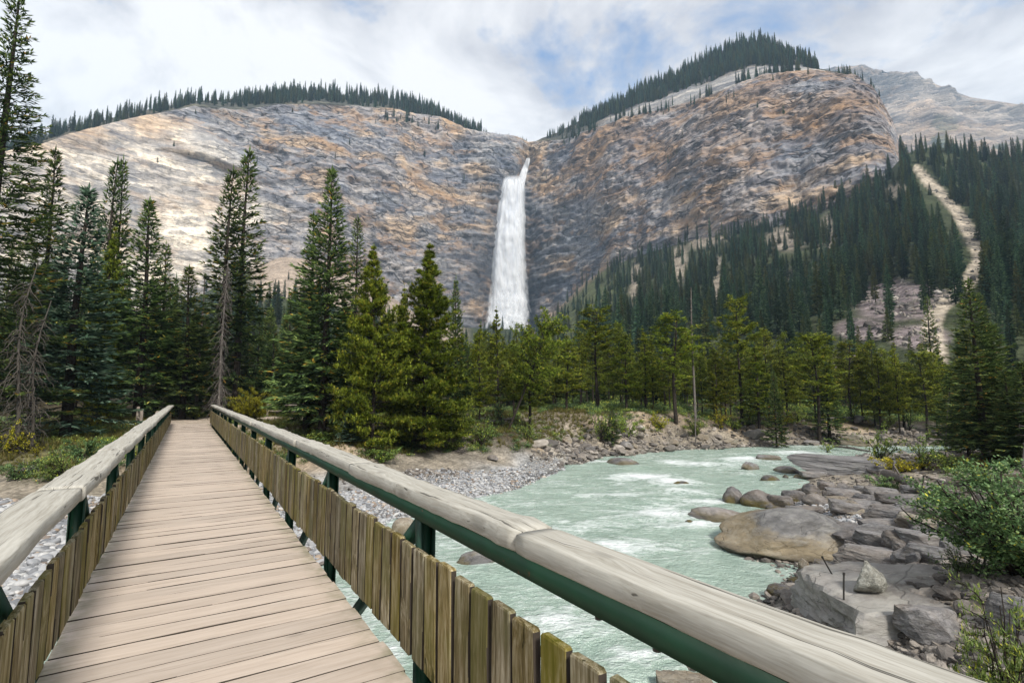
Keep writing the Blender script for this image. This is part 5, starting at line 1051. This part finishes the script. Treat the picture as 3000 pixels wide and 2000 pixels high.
ROCKS3 = [  # in the crop [1900,1100,3000,2000]
 (370, 1015, 712, 942, 'mound', 'stained', 'largest smooth domed boulder at the water with a tan wet flank', 1.0),
 (210, 545, 676, 752, 'mound', 'rock', 'low flat boulder awash in the river', .7), (180, 236, 735, 760, 'mound', 'darkrock', 'small mossy stone beside the low flat boulder in the river', .9),
 (385, 482, 566, 650, 'mound', 'darkrock', 'left of the mossy boulder pair in the river', 1), (478, 645, 582, 672, 'mound', 'darkrock', 'right and larger of the mossy boulder pair in the river', .9), (620, 730, 610, 676, 'slab', 'darkrock', 'dark wedge rock leaning on the mossy boulder pair', .8), (606, 684, 664, 688, 'mound', 'darkrock', 'little mossy stone just below the mossy boulder pair', .8),
 (475, 560, 440, 480, 'block', 'rock', 'pointed rock in the rapids left of the layered ledge', .8), (558, 672, 405, 434, 'slab', 'rock', 'long tilted rock in the rapids above the pointed one', .6), (638, 765, 459, 494, 'mound', 'rock', 'rounded dark rock against the foot of the layered ledge', .8),
 (578, 665, 508, 540, 'mound', 'darkrock', 'domed stone in the shallows below the layered ledge', .8), (684, 722, 505, 527, 'block', 'darkrock', 'small stone right of the domed stone in the shallows', .8), (744, 788, 502, 530, 'block', 'darkrock', 'small dark stone at the very tip of the stony spit', .8), (120, 217, 537, 560, 'mound', 'darkrock', 'splashing rock mostly under foam in mid river', .6),
 (760, 1330, 405, 502, 'slab', 'slab', 'long layered rock ledge jutting into the river', .5), (985, 1152, 300, 362, 'slab', 'tanrock', 'sloping grey slab rock on the far side of the bend', .8), (780, 900, 485, 525, 'slab', 'rock', 'flat slab lying before the layered ledge', .7),
 (790, 880, 548, 612, 'block', 'darkrock', 'dark block with a leaning face on the stony spit', .8), (870, 945, 540, 585, 'slab', 'rock', 'grey slab behind the dark leaning block', .8), (955, 1060, 552, 615, 'block', 'rock', 'blocky grey rock in the middle of the spit', .8), (1060, 1150, 565, 610, 'slab', 'slab', 'pale flat slab near the small puddle', .7),
 (690, 800, 590, 650, 'slab', 'darkrock', 'dark flat rock at the waterline below the leaning block', .7), (790, 908, 600, 665, 'mound', 'rock', 'rounded grey boulder behind the pebble patch', .8), (910, 1000, 610, 652, 'slab', 'tanrock', 'pale tan rock in the spit behind the pebble patch', .7), (990, 1050, 622, 655, 'block', 'tanrock', 'little tan block beside the pale tan rock', .8),
 (1000, 1097, 640, 716, 'block', 'tanrock', 'square upright tan block at the pebble patch', .8), (1035, 1180, 610, 658, 'slab', 'darkrock', 'dark slab behind the square tan block', .7), (1118, 1260, 570, 625, 'slab', 'rock', 'broad slab below the fallen log', .7), (1180, 1350, 608, 672, 'slab', 'darkrock', 'long dark angular slab right of the square tan block', .7),
 (1120, 1375, 664, 744, 'slab', 'rock', 'long grey slab with a split edge above the pair of big slabs', .6), (1340, 1440, 640, 700, 'slab', 'rock', 'upper grey slab at the end of the dark angular one', .7), (1270, 1420, 690, 730, 'slab', 'slab', 'thin flat slab behind the split grey slab', .5),
 (715, 885, 665, 716, 'slab', 'darkrock', 'low dark rock at the upper edge of the pebble patch', .6), (775, 850, 662, 692, 'block', 'tanrock', 'mossy tan stone at the waterline of the pebble patch', .8),
 (920, 1110, 750, 850, 'mound', 'darkrock', 'pitted dark boulder right against the largest domed one', .9), (1095, 1290, 736, 812, 'slab', 'rock', 'dark slab with a slanting face behind the big slab pair', .7), (1290, 1515, 728, 815, 'slab', 'tanrock', 'wide pinkish slab at the back of the stones', .7), (1210, 1300, 735, 775, 'slab', 'slab', 'narrow slab wedged between the slanting and pinkish slabs', .6),
 (1070, 1295, 812, 904, 'slab', 'slab', 'left one of the pair of big slanted slabs', .7), (1285, 1560, 806, 916, 'slab', 'slab', 'right one of the pair of big slanted slabs', .7), (1510, 1690, 760, 850, 'slab', 'rock', 'layered slab reaching under the willow', .7), (1520, 1690, 830, 930, 'slab', 'slab', 'striped rock at the foot of the willow', .7),
 (1010, 1110, 855, 915, 'slab', 'darkrock', 'dark cracked rock at the right foot of the largest boulder', .8), (1250, 1335, 902, 965, 'block', 'rock', 'left of two small stones above the flat-topped boulder', .8), (1325, 1392, 900, 968, 'block', 'rock', 'right of two small stones above the flat-topped boulder', .8), (1390, 1530, 915, 965, 'slab', 'slab', 'flat slab right of the two small stones', .6),
 (980, 1290, 918, 980, 'slab', 'rock', 'long low slab behind the flat-topped boulder', .6), (860, 985, 950, 1000, 'slab', 'darkrock', 'dark stone between the domed and flat-topped boulders', .7), (768, 820, 938, 1005, 'block', 'tanrock', 'brown upright stone standing in the water', .7), (1080, 1175, 955, 1022, 'block', 'tanrock', 'rough stone leaning on the lichen cone', .8),
 (712, 790, 1030, 1062, 'block', 'darkrock', 'reddish stone behind the mossy tip of the flat-topped boulder', .8), (615, 740, 1062, 1130, 'mound', 'darkrock', 'moss-covered tip of rock touching the river', 1),
 (1290, 1570, 1215, 1395, 'slab', 'rock', 'grey rock below the flat-topped boulder, half under the handrail', .8), (1755, 1990, 1150, 1345, 'slab', 'slab', 'layered slab at the right edge behind the yellow willow', .8), (1760, 1830, 1062, 1096, 'block', 'tanrock', 'small stone on the soil under the willow', .8), (255, 330, 1465, 1510, 'mound', 'darkrock', 'yellow mossy stone under the near handrail', .9),
 (60, 330, 1530, 1640, 'slab', 'tanrock', 'brown rock in the water below the near handrail', .8), (1580, 1660, 960, 1010, 'slab', 'rock', 'dark rock shelf under the willow branches', .7), (1430, 1560, 670, 720, 'slab', 'tanrock', 'tan slab beside the small green bush', .6), (1540, 1680, 655, 700, 'slab', 'rock', 'slab at the edge of the bushes', .6)]
for x0, x1, y0, y1, kd, mt, lab, dpth in ROCKS3: rock(r3(x0), r3(x1), r3y(y0), r3y(y1), kd, mt, lab, deep=dpth)
rock(1776, 1872, 1340, 1361, 'mound', 'rock', 'lone rounded rock in mid river below the far bank', deep=.8); rock(1333, 1497, 1608, 1655, 'mound', 'rock', 'cracked rock in the river just beyond the near pickets', deep=.7); rock(1150, 1222, 1518, 1568, 'mound', 'tanrock', 'brown rock by the gravel seen past the brace of the railing', deep=.8)
for x0, x1, y0, y1, lab in ((1647, 1676, 1282, 1303, 'rounded boulder at the toe of the cut bank'), (1712, 1746, 1308, 1326, 'dark flat stone at the water under the cut bank'), (1694, 1714, 1297, 1308, 'small grey stone beside the rounded boulder'), (1815, 1855, 1299, 1321, 'grey boulder at the waterline right of the dark flat stone'), (1850, 1870, 1301, 1315, 'smaller stone leaning on the grey waterline boulder'), (2175, 2245, 1262, 1290, 'pale block on the stony bank below the pines'), (2040, 2075, 1275, 1292, 'reddish stone on the far stony bank'), (2270, 2310, 1280, 1298, 'flat stone on the far stony bank near the bend'),
                            (1428, 1462, 1335, 1352, 'small stone at the edge of the gravel bar'), (985, 1015, 1388, 1408, 'white stone on the gravel seen over the handrail'), (2480, 2530, 1218, 1240, 'split pale rock among the trees at the bend'), (2350, 2400, 1292, 1305, 'long low stone at the far waterline'), (2120, 2160, 1290, 1304, 'brown stone at the far waterline'), (1960, 1990, 1290, 1306, 'stone at the far waterline under a yellow bush')):
    rock(x0, x1, y0, y1, 'block', 'tanrock' if g5.random() < .5 else 'rock', lab, deep=.8)
for k in range(34):                                                     # slabs that nothing tells apart
    cx_, by_ = g5.uniform(2370, 2790), g5.uniform(1440, 1650); w2 = g5.uniform(.6, 1.1) * np.interp(by_, [1440, 1650], [75, 150])
    if cx_ < np.interp(by_, [1440, 1500, 1560, 1650], [2380, 2420, 2520, 2520]): continue
    rock(cx_ - w2 / 2, cx_ + w2 / 2, by_ - w2 * .42, by_, 'slab' if g5.random() < .7 else 'block', str(g5.choice(['rock', 'slab', 'darkrock', 'darkrock'])), 'grey slab wedged among the boulders of the right bank', 'slabs wedged among the right bank boulders', deep=.75)
# the flat-topped boulder with its lichen cone and two iron rods
bigm = rock_mesh(4242, 'slab', 5); V = np.array([v.co for v in bigm.vertices]); V[:, 2] += .22 * np.clip(V[:, 0] + .1, -.5, .5) * (V[:, 2] > 0); bigm.vertices.foreach_set('co', V.astype(np.float32).ravel())
ft = link('boulder', bigm, M['paleslab'], None, (7.05, 9.35, .38), (.05, .0, .28), (4.3, 3.0, 1.45)); tag(ft, 'huge flat-topped pale boulder nearest the bridge', 'boulder')
def top_at(o, x, y):
    bpy.context.view_layer.update(); mi = o.matrix_world.inverted(); a = mi @ Vector((x, y, 10)); b = mi @ Vector((x, y, -10)); hit, loc, *_ = o.ray_cast(a, (b - a).normalized()); return (o.matrix_world @ loc).z if hit else .8
cz = top_at(ft, 6.0, 8.95); cone = rock_mesh(99, 'block', 4); V = np.array([v.co for v in cone.vertices]); V[:, :2] *= (1.0 - .85 * (V[:, 2:3] + .5) * .7); cone.vertices.foreach_set('co', V.astype(np.float32).ravel())
co = link('boulder', cone, M['lichenrock'], None, (6.0, 8.95, cz + .20), (0, 0, .4), (.86, .8, .62)); tag(co, 'rough lichen-spotted cone of rock sitting on the flat-topped boulder', 'boulder')
for (x, y, ln, tl, lab) in ((5.42, 8.75, .42, (.0, .06), 'upright rusty iron rod in the flat-topped boulder'), (5.85, 9.75, .34, (.0, -.5), 'slanting rusty iron rod behind the lichen cone')):
    z_ = top_at(ft, x, y); a = Acc(); a.tube([(0, 0, -.1), (0, 0, ln * .5), (0.004, 0, ln)], .014, 7); a.tube([(.004, 0, ln - .03), (.004, 0, ln + .005)], .02, 7); o = link('iron_rod', a.mesh('iron_rod', True), M['steel'], None, (x, y, z_), (tl[0], tl[1], 0)); tag(o, lab, 'rod')

# pebbles and rubble
PB = []
for i in range(5):
    m_ = rock_mesh(300 + i, 'mound' if i < 3 else 'block', 2); m_.materials.append(M['pebble']); PB.append(m_)
RB = []
for i in range(5):
    m_ = rock_mesh(320 + i, 'slab' if i % 2 else 'block', 2); m_.materials.append(M['rubble']); RB.append(m_)
def strew(name, n, xr, yr, test, sz, pieces, label, seed, flat=.6, by_px=False, sink=.12):
    g = np.random.default_rng(seed)
    if by_px:
        px_, py_ = g.uniform(*xr, n), g.uniform(*yr, n); P = at_z(px_, py_, .35); 
        for _ in range(3): zz3 = gz(P[:, 0], P[:, 1]); P = at_z(px_, py_, np.clip(zz3, -.2, 2.6))
        x, y = P[:, 0], P[:, 1]
    else: x, y = g.uniform(*xr, n), g.uniform(*yr, n)
    z = gz(x, y); k = test(x, y, z, g); x, y, z = x[k], y[k], z[k]; n = len(x)
    s = np.exp(g.normal(math.log(sz), .5, n)); s = np.clip(s, sz * .35, sz * 4)
    S = np.c_[s * g.uniform(.8, 1.4, n), s * g.uniform(.7, 1.1, n), s * flat * g.uniform(.7, 1.2, n)]
    return scatter(name, np.c_[x, y, z + S[:, 2] * (.5 - sink)], np.c_[g.normal(size=(n, 2)) * .3, g.uniform(0, 6.28, n)], S, g.integers(0, len(pieces), n), pieces, label)
def on_bar(x, y, z, g): s = x * BD[0] + y * BD[1]; return (z > -.06) & (z < .62 + .15 * g.normal(size=len(z))) & (y > 4) & (s < 27)
strew('gravel', 85000, (700, 1700), (1335, 1660), on_bar, .056, PB, 'pale grey pebbles of the gravel bar beside the river', 1, .55, True)
strew('gravel', 30000, (-80, 520), (1380, 1950), on_bar, .085, PB, 'grey river cobbles under and left of the bridge', 2, .55, True)
def far_bank(x, y, z, g): return (z > -.05) & (z < 1.1 + .5 * g.normal(size=len(z))) & (y > 30)
strew('bank_rubble', 14000, (1560, 2900), (1225, 1345), far_bank, .22, RB, 'broken stones along the far waterline', 3, .55, True)
strew('bank_rubble', 6000, (1560, 2050), (1205, 1330), lambda x, y, z, g: (z > .5) & (z < 2.6) & (y > 28), .10, RB, 'loose stones on the cut bank slope', 6, .55, True)
def r_bank(x, y, z, g): return (z > -.1) & (x > 2) & (z < 1.5)
strew('shore_stones', 9000, (2130, 3000), (1370, 2000), r_bank, .085, RB, 'small broken stones among the boulders of the right bank', 4, .5, True)
strew('shore_stones', 6000, (2330, 2560), (1470, 1560), r_bank, .05, PB, 'patch of fine pebbles between the boulders of the right bank', 5, .55, True)
strew('bank_stones', 5000, (880, 1660), (1290, 1400), lambda x, y, z, g: (z > .5) & (z < 1.5), .09, RB, 'loose stones on the soil above the gravel bar', 7, .5, True)

# ================================================================ bushes
def bush(seed, ns=16, nl=1500, leaf=.06, spread=.55, wid=.22, droop=0.0, bare=.0):
    """unit height shrub: stems and leaves"""
    g = np.random.default_rng(seed); st = Acc(); fo = Acc(); B, Dd = [], []
    for k in range(ns):
        az = g.uniform(0, 6.283); rr0 = spread * math.sqrt(g.random()); h = g.uniform(.55, 1.0) * (1 - .35 * (rr0 / spread) ** 2); tt_ = np.linspace(0, 1, 8)
        x = rr0 * tt_ ** 1.2; z_ = h * (tt_ - droop * tt_ ** 3); pts = np.stack([np.cos(az) * x, np.sin(az) * x, z_], -1) + np.cumsum(g.normal(size=(8, 3)) * .018, 0); pts[0] = g.normal(size=3) * [.05, .05, 0]
        st.tube(pts, np.linspace(.014, .004, 8), 4)
        for q in range(5):
            i = int(g.integers(2, 8)); e = pts[i] + np.array([math.cos(az + g.normal()), math.sin(az + g.normal()), g.uniform(-.1, .7)]) * g.uniform(.08, .28); tw_ = np.linspace(pts[i], e, 4); tw_[1:3] += g.normal(size=(2, 3)) * .012
            st.tube(tw_, np.linspace(.006, .002, 4), 3); m_ = max(2, int(nl / ns / 5 * (1 - bare))); u = g.uniform(.15, 1.05, m_)[:, None]; B.append(tw_[0] + (tw_[-1] - tw_[0]) * u + g.normal(size=(m_, 3)) * .02); Dd.append(unit(e - pts[i])[None] * .6 + g.normal(size=(m_, 3)) * .7 + [[0, 0, .15]])
    B = np.concatenate(B); Dd = np.concatenate(Dd); n = len(B)
    sprays(fo, B, Dd, leaf * g.uniform(.6, 1.25, n), leaf * wid * g.uniform(.8, 1.2, n), np.clip(g.normal(.5, .23, n), 0, 1), cross=False)
    return st.mesh('bush_stems'), fo.mesh('bush_leaves')
BU = {'round': bush(201, 18, 2600, .065, .60, .26), 'open': bush(202, 13, 1300, .075, .55, .22, bare=.1), 'low': bush(203, 20, 2400, .085, .85, .28, .15), 'tall': bush(204, 10, 2200, .05, .34, .26), 'willow': bush(205, 40, 9000, .048, .55, .13), 'big': bush(206, 60, 26000, .030, .66, .30)}
for a_, b_ in BU.values(): a_.materials.append(M['bark'])
_bl = {}
def put_bush(kind, leaf, x, y, hpx, label, wf=1.0, depth=None, group=None):
    """x, y: foot in the 2352-wide view, hpx its height there"""
    c = ground_hit(x * K, y * K) if depth is None else None
    if depth is not None: c = at_depth(x * K, y * K, depth); c[2] = float(gz(c[0], c[1]))
    h = hpx * K / 1500 * c[1]; e = bpy.data.objects.new('bush', None); COL.objects.link(e); e.location = (c[0], c[1], c[2] - .04); e.rotation_euler = (0, 0, random.uniform(0, 6.28)); e.scale = (h * wf, h * wf, h)
    tag(e, label, 'bush', group); link('stems', BU[kind][0], None, e)
    if (kind, leaf) not in _bl: m_ = BU[kind][1].copy(); m_.materials.append(M[leaf]); _bl[kind, leaf] = m_
    link('leaves', _bl[kind, leaf], None, e)
for a_ in [('round', 'willow', 150, 1110, 85, 'yellow-green bush on the slope beside the left handrail', 1.0), ('round', 'yellowbush', 212, 985, 50, 'yellow bush before the blue-green spruce', .9), ('low', 'greenbush', 40, 1100, 50, 'dark green low bush at the left edge', 1.0), ('low', 'greenbush', 195, 1050, 52, 'dark low bush behind the yellow-green one', 1.0), ('open', 'yellowbush', 22, 1045, 70, 'golden shrub at the left edge under the dead trees', .9), ('open', 'yellowbush', 85, 1050, 34, 'small golden shrub at the foot of the dead trees', .9),
           ('big', 'yellowbush', 577, 972, 82, 'bright yellow bush beside the far end of the right railing', .85, 35.5), ('low', 'willow', 445, 962, 28, 'low green bush straight past the end of the deck', 1.0), ('low', 'greenbush', 480, 958, 30, 'dark green bush right of the deck end', 1.0), ('round', 'willow', 702, 992, 62, 'yellow-green bush at the foot of the tall broad spruce', .8), ('low', 'willow', 735, 1020, 40, 'low yellow-green bush against the handrail', 1.2), ('tall', 'willow', 408, 952, 80, 'pale upright willow left of the deck end', .9), ('tall', 'greenbush', 592, 950, 130, 'tall grey-green willow behind the bright yellow bush', .8), ('tall', 'greenbush', 560, 945, 110, 'grey-green willow left of the tall one behind the railing', .7), ('tall', 'willow', 500, 948, 95, 'pale willow behind the deck end', .8),
           ('tall', 'willow', 640, 955, 90, 'autumn willow behind the split-rail fence', .8), ('open', 'willow', 1110, 1025, 70, 'olive willow left of the leaning trunk', 1.0), ('round', 'willow', 1075, 985, 70, 'pale willow under the broadest pine', .7), ('tall', 'greenbush', 1150, 985, 85, 'grey-green willow behind the leaning trunk', .6), ('low', 'willow', 1040, 1035, 34, 'tangled brown-green shrub above the gravel', 1.2), ('open', 'willow', 1212, 1012, 50, 'shrub right of the leaning trunk on the bank', 1.0), ('low', 'willow', 880, 1062, 46, 'low shrub at the foot of the pointed yellow pine', 1.2), ('low', 'greenbush', 940, 1030, 40, 'dark shrub between the two bushy pines', 1.0),
           ('open', 'willow', 1380, 1015, 78, 'thin willow on the face of the cut bank', .8), ('round', 'willow', 1440, 1005, 60, 'olive bush beside the thin willow on the cut bank', .8), ('round', 'yellowbush', 1515, 985, 40, 'yellowish bush on top of the bank end', .9), ('round', 'willow', 1600, 1003, 58, 'olive bush at the foot of the silver snag', .8), ('open', 'yellowbush', 1655, 985, 48, 'yellow thin bush on the stony bank', .8), ('low', 'willow', 1690, 985, 34, 'low olive bush before the tiered pine', 1.0), ('round', 'willow', 1725, 978, 44, 'olive bush under the rounded pine', .9), ('low', 'yellowbush', 1790, 975, 30, 'yellow ground bush before the narrow light spruce', 1.2), ('round', 'willow', 1830, 970, 42, 'olive bush left of the stout pine', .8), ('open', 'willow', 1960, 970, 46, 'thin bush right of the dark spruce at the water', .8), ('round', 'willow', 2035, 985, 44, 'bush at the far bend of the river', .8), ('open', 'greenbush', 2090, 990, 60, 'grey-green sapling bush at the bend', .6),
           ('open', 'willow', 1900, 1040, 30, 'small bush on the tip of the layered ledge', 1.1), ('open', 'willow', 2020, 1068, 85, 'sprawling thin willow behind the layered ledge', 1.0), ('low', 'yellowbush', 2065, 1085, 46, 'yellowing shrub behind the fallen log', 1.4), ('open', 'willow', 2120, 1080, 80, 'thin willow in front of the right bank spruces', .9), ('low', 'willow', 2190, 1080, 50, 'olive shrub under the big pointed spruce', 1.3), ('low', 'greenbush', 2030, 1125, 42, 'small green bush among the stones', 1.1), ('low', 'greenbush', 2148, 1180, 38, 'small green bush between the slabs and the big willow', 1.1), ('low', 'greenbush', 2240, 1110, 52, 'dark shrub left of the big willow', 1.3), ('open', 'greenbush', 2210, 1330, 80, 'low bare-twigged branches spreading over the slabs', 1.1)]:
    put_bush(*a_)
put_bush('big', 'greenbush', 2348, 1335, 290, 'big dense grey-green willow at the right edge', 1.05); put_bush('round', 'greenbush', 2230, 1215, 95, 'leafy willow branch clump left of the big willow', 1.1)
put_bush('willow', 'willow', 2318, 1640, 360, 'near willow with yellowing narrow leaves by the handrail', .62, depth=5.6)

# grass and undergrowth
def tuft(seed, n=26):
    g = np.random.default_rng(seed); a = Acc(); az = g.uniform(0, 6.28, n); B = np.stack([np.cos(az) * .08, np.sin(az) * .08, np.zeros(n)], -1) * g.random((n, 1)); Dd = np.stack([np.cos(az) * .5, np.sin(az) * .5, np.ones(n)], -1) + g.normal(size=(n, 3)) * .2
    sprays(a, B, Dd, g.uniform(.5, 1.1, n), np.full(n, .022), np.clip(g.normal(.5, .25, n), 0, 1), cross=False); return a.mesh('grass_tuft')
TU = [tuft(i) for i in (401, 402, 403)]
for m_ in TU: m_.materials.append(M['grass'])
UG = []
for i, lf in enumerate(('greenbush', 'willow', 'greenbush', 'willow', 'rusty')):
    g_ = np.random.default_rng(410 + i); a = Acc(); n = 240; B = g_.normal(size=(n, 3)) * [.35, .35, .18] + [0, 0, .22]; sprays(a, B, g_.normal(size=(n, 3)) + [0, 0, .4], np.full(n, .17), np.full(n, .045), np.clip(g_.normal(.45, .25, n), 0, 1), cross=False); m_ = a.mesh('undergrowth'); m_.materials.append(M[lf]); UG.append(m_)
def cover(name, n, xr, yr, test, sz, pieces, label, seed):
    g = np.random.default_rng(seed); x, y = g.uniform(*xr, n), g.uniform(*yr, n); z = gz(x, y); k = test(x, y, z, g); x, y, z = x[k], y[k], z[k]; n = len(x); s = np.clip(g.normal(sz, sz * .3, n), sz * .4, sz * 2)
    scatter(name, np.c_[x, y, z - .02], np.c_[np.zeros((n, 2)), g.uniform(0, 6.28, n)], np.c_[s, s, s * g.uniform(.7, 1.2, n)], g.integers(0, len(pieces), n), pieces, label)
def offpath(x, y): s = x * BD[0] + y * BD[1]; o = x * BR[0] + y * BR[1]; return ~((np.abs(o - .3) < 1.9) & (s > 30) & (s < 46)) & ~((np.abs(o - 6) < 7) & (np.abs(s - 43.3) < 1.1)) & ~((np.abs(o - .3) < 1.6) & (s < 37))
nf = lambda x, y, k: fbm(np.c_[x * .22, y * .22, 0 * x], 3, k)
cover('grass', 20000, (-34, 6), (15, 46), lambda x, y, z, g: (z > 1.15) & offpath(x, y) & (nf(x, y, 44) > -.35), .30, TU, 'grass and herbs on the left bank', 1)
cover('undergrowth', 5200, (-40, 12), (14, 56), lambda x, y, z, g: (z > 1.05) & offpath(x, y) & (nf(x, y, 45) > -.15), .42, UG[:4], 'low leafy undergrowth of the forest floor on the left bank', 2)
cover('undergrowth', 2600, (0, 60), (33, 58), lambda x, y, z, g: (z > 1.45) & (nf(x, y, 46) > -.1), .48, UG[:4], 'low leafy undergrowth beneath the pines of the far bank', 3)
cover('undergrowth', 1500, (12, 40), (8, 36), lambda x, y, z, g: (z > .95) & (nf(x, y, 47) > 0) & (x > 13 + .15 * y), .38, UG, 'low leafy undergrowth on the right bank', 4)
cover('undergrowth', 1700, (0, 75), (56, 92), lambda x, y, z, g: nf(x, y, 49) > -.3, .95, UG[:4], 'leafy shrub layer deep under the far bank pines', 6)
cover('grass', 3000, (2, 55), (28, 56), lambda x, y, z, g: (z > .9) & (nf(x, y, 48) > -.05), .28, TU, 'dry grass along the top of the far bank', 5)

# ================================================================ logs, roots, fence
def log_obj(p0, p1, r, label, seed, name='fallen_log', m_='dead', nb=3):
    g = np.random.default_rng(seed); p0, p1 = np.array(p0), np.array(p1); L = np.linalg.norm(p1 - p0); tt_ = np.linspace(0, 1, 12); a = Acc(); P = p0 + np.outer(tt_, p1 - p0); P[:, 2] += .06 * L * .2 * np.sin(tt_ * 5); P -= p0
    a.tube(P, r * (1 - .35 * tt_) * (1 + .08 * g.normal(size=12)), 10)
    for e_, k_ in ((0, 1), (11, -1)): a.tube(np.stack([P[e_], P[e_] + (P[e_] - P[e_ + k_]) * .02]), [r * (1 - .35 * tt_[e_]), .01], 10)
    o = link(name, a.mesh(name, True), M[m_], None, p0); tag(o, label, 'log')
    for q in range(nb):
        i = int(g.integers(2, 10)); b = Acc(); d_ = unit(g.normal(size=3) + [0, 0, .8]); b.tube([P[i], P[i] + d_ * r * 3, P[i] + d_ * r * 4 + g.normal(size=3) * r], [r * .25, r * .15, .01], 5); link('branch_stub', b.mesh('branch_stub'), M[m_], o)
    return o
def gh(x, y, up=0.0): c = ground_hit(x * K, y * K); c[2] = max(float(gz(c[0], c[1])), 0) + up; return c
log_obj(gh(2035, 1098, .18), gh(2165, 1160, .16), .20, 'dark weathered log lying on the stones of the right bank', 1); log_obj(gh(1915, 1032, .25), gh(2000, 1042, .22), .10, 'bleached log on top of the layered ledge', 2); log_obj(gh(1965, 1078, .12), gh(2015, 1092, .12), .10, 'short grey log behind the small puddle', 3)
log_obj(gh(1120, 980, .25), gh(1180, 968, .3), .10, 'silver log lying under the willow behind the leaning trunk', 4); log_obj(gh(1880, 972, .2), gh(1975, 962, .35), .11, 'bleached log on the far stony bank', 5); log_obj(gh(770, 1085, .1), gh(850, 1077, .1), .12, 'pale drift log on the gravel seen over the railing', 6); log_obj(gh(2215, 1135, .15), gh(2300, 1200, .3), .10, 'bare log under the big willow', 7)
for x, y, sc, lab, sd in ((1062, 1040, .9, 'tangle of bleached roots on the bank above the gravel', 1), (1330, 1015, .4, 'small bleached root on the cut bank', 2), (2250, 1320, .8, 'bare grey branches lying over the slabs by the willow', 3), (60, 1085, .9, 'heap of fallen grey twigs at the left edge', 4), (640, 945, .8, 'pale upturned stump behind the split-rail fence', 5)):
    g_ = np.random.default_rng(sd); c = gh(x, y); a = Acc()
    for q in range(26):
        az = g_.uniform(0, 6.28); el = g_.uniform(.1, 1.2); L = sc * g_.uniform(.4, 1.1); tt_ = np.linspace(0, 1, 7); P = np.outer(tt_ * L, [math.cos(az) * math.cos(el), math.sin(az) * math.cos(el), math.sin(el)]); P[1:] += np.cumsum(g_.normal(size=(6, 3)) * .05 * L, 0); P[:, 2] -= .35 * L * tt_ ** 2; a.tube(P, np.linspace(.026 * sc, .005, 7), 5)
    o = link('dead_roots', a.mesh('dead_roots'), M['dead'], None, c); tag(o, lab, 'dead roots')
def fence(posts, label, zs=(.45, .95)):
    e = bpy.data.objects.new('rail_fence', None); COL.objects.link(e); p0 = np.array([*posts[0], float(gz(*posts[0]))]); e.location = p0; tag(e, label, 'fence')
    pm_ = Acc(); pm_.box((-.07, -.07, -.2), (.07, .07, 1.1)); pm_.add([(-.07, -.07, 1.1), (.07, -.07, 1.1), (.07, .07, 1.1), (-.07, .07, 1.1), (0, 0, 1.14)], None, [[0, 1, 4], [1, 2, 4], [2, 3, 4], [3, 0, 4]]); pmm = pm_.mesh('post')
    Q_ = [np.array([*p, float(gz(*p))]) - p0 for p in posts]
    for q in Q_: link('post', pmm, M['fence'], e, q, (0, 0, .3))
    for a_, b_ in zip(Q_[:-1], Q_[1:]):
        for z in zs: r_ = Acc(); r_.tube([a_ + [0, 0, z], (a_ + b_) / 2 + [0, 0, z + .01], b_ + [0, 0, z]], [.055, .065, .055], 7); link('rail', r_.mesh('rail', True), M['fence'], e)
fence([tuple(bxy(44.6, 5.5)), tuple(bxy(44.9, 8.2)), tuple(bxy(45.6, 10.9))], 'weathered split-rail fence beyond the path right of the bridge end')
fence([tuple(bxy(38.6, -2.2)), tuple(bxy(40.6, -2.5))], 'short grey fence left of the bridge end')
for s_i, (o_i, lab) in enumerate(((-1.35, 'squared grey bollard at the left end of the bridge'), (1.95, 'squared grey bollard at the right end of the bridge'))):
    b = Acc(); b.box((-.11, -.11, -.3), (.11, .11, .72)); b.add([(-.11, -.11, .72), (.11, -.11, .72), (.11, .11, .72), (-.11, .11, .72), (-.06, -.06, .80), (.06, -.06, .80), (.06, .06, .80), (-.06, .06, .80)], [[0, 1, 5, 4], [1, 2, 6, 5], [2, 3, 7, 6], [3, 0, 4, 7], [4, 5, 6, 7]]); p = bxy(37.45, o_i); o = link('bollard', b.mesh('bollard'), M['fence'], None, (p[0], p[1], DECK), (0, 0, -BAZ)); tag(o, lab, 'post')

# ================================================================ the valley air
t = NT('haze'); pv = t.n('ShaderNodeVolumePrincipled', {'Color': (.52, .76, 1.0, 1), 'Density': .00018, 'Anisotropy': 0.0}); t.t.links.new(pv.outputs[0], t.out.inputs[1])
a = Acc(); a.box((-1900, -700, -3), (2700, 2900, 1150)); hz_ = link('haze', a.mesh('haze'), t.m); tag(hz_, 'thin blue air filling the valley', kind='stuff')
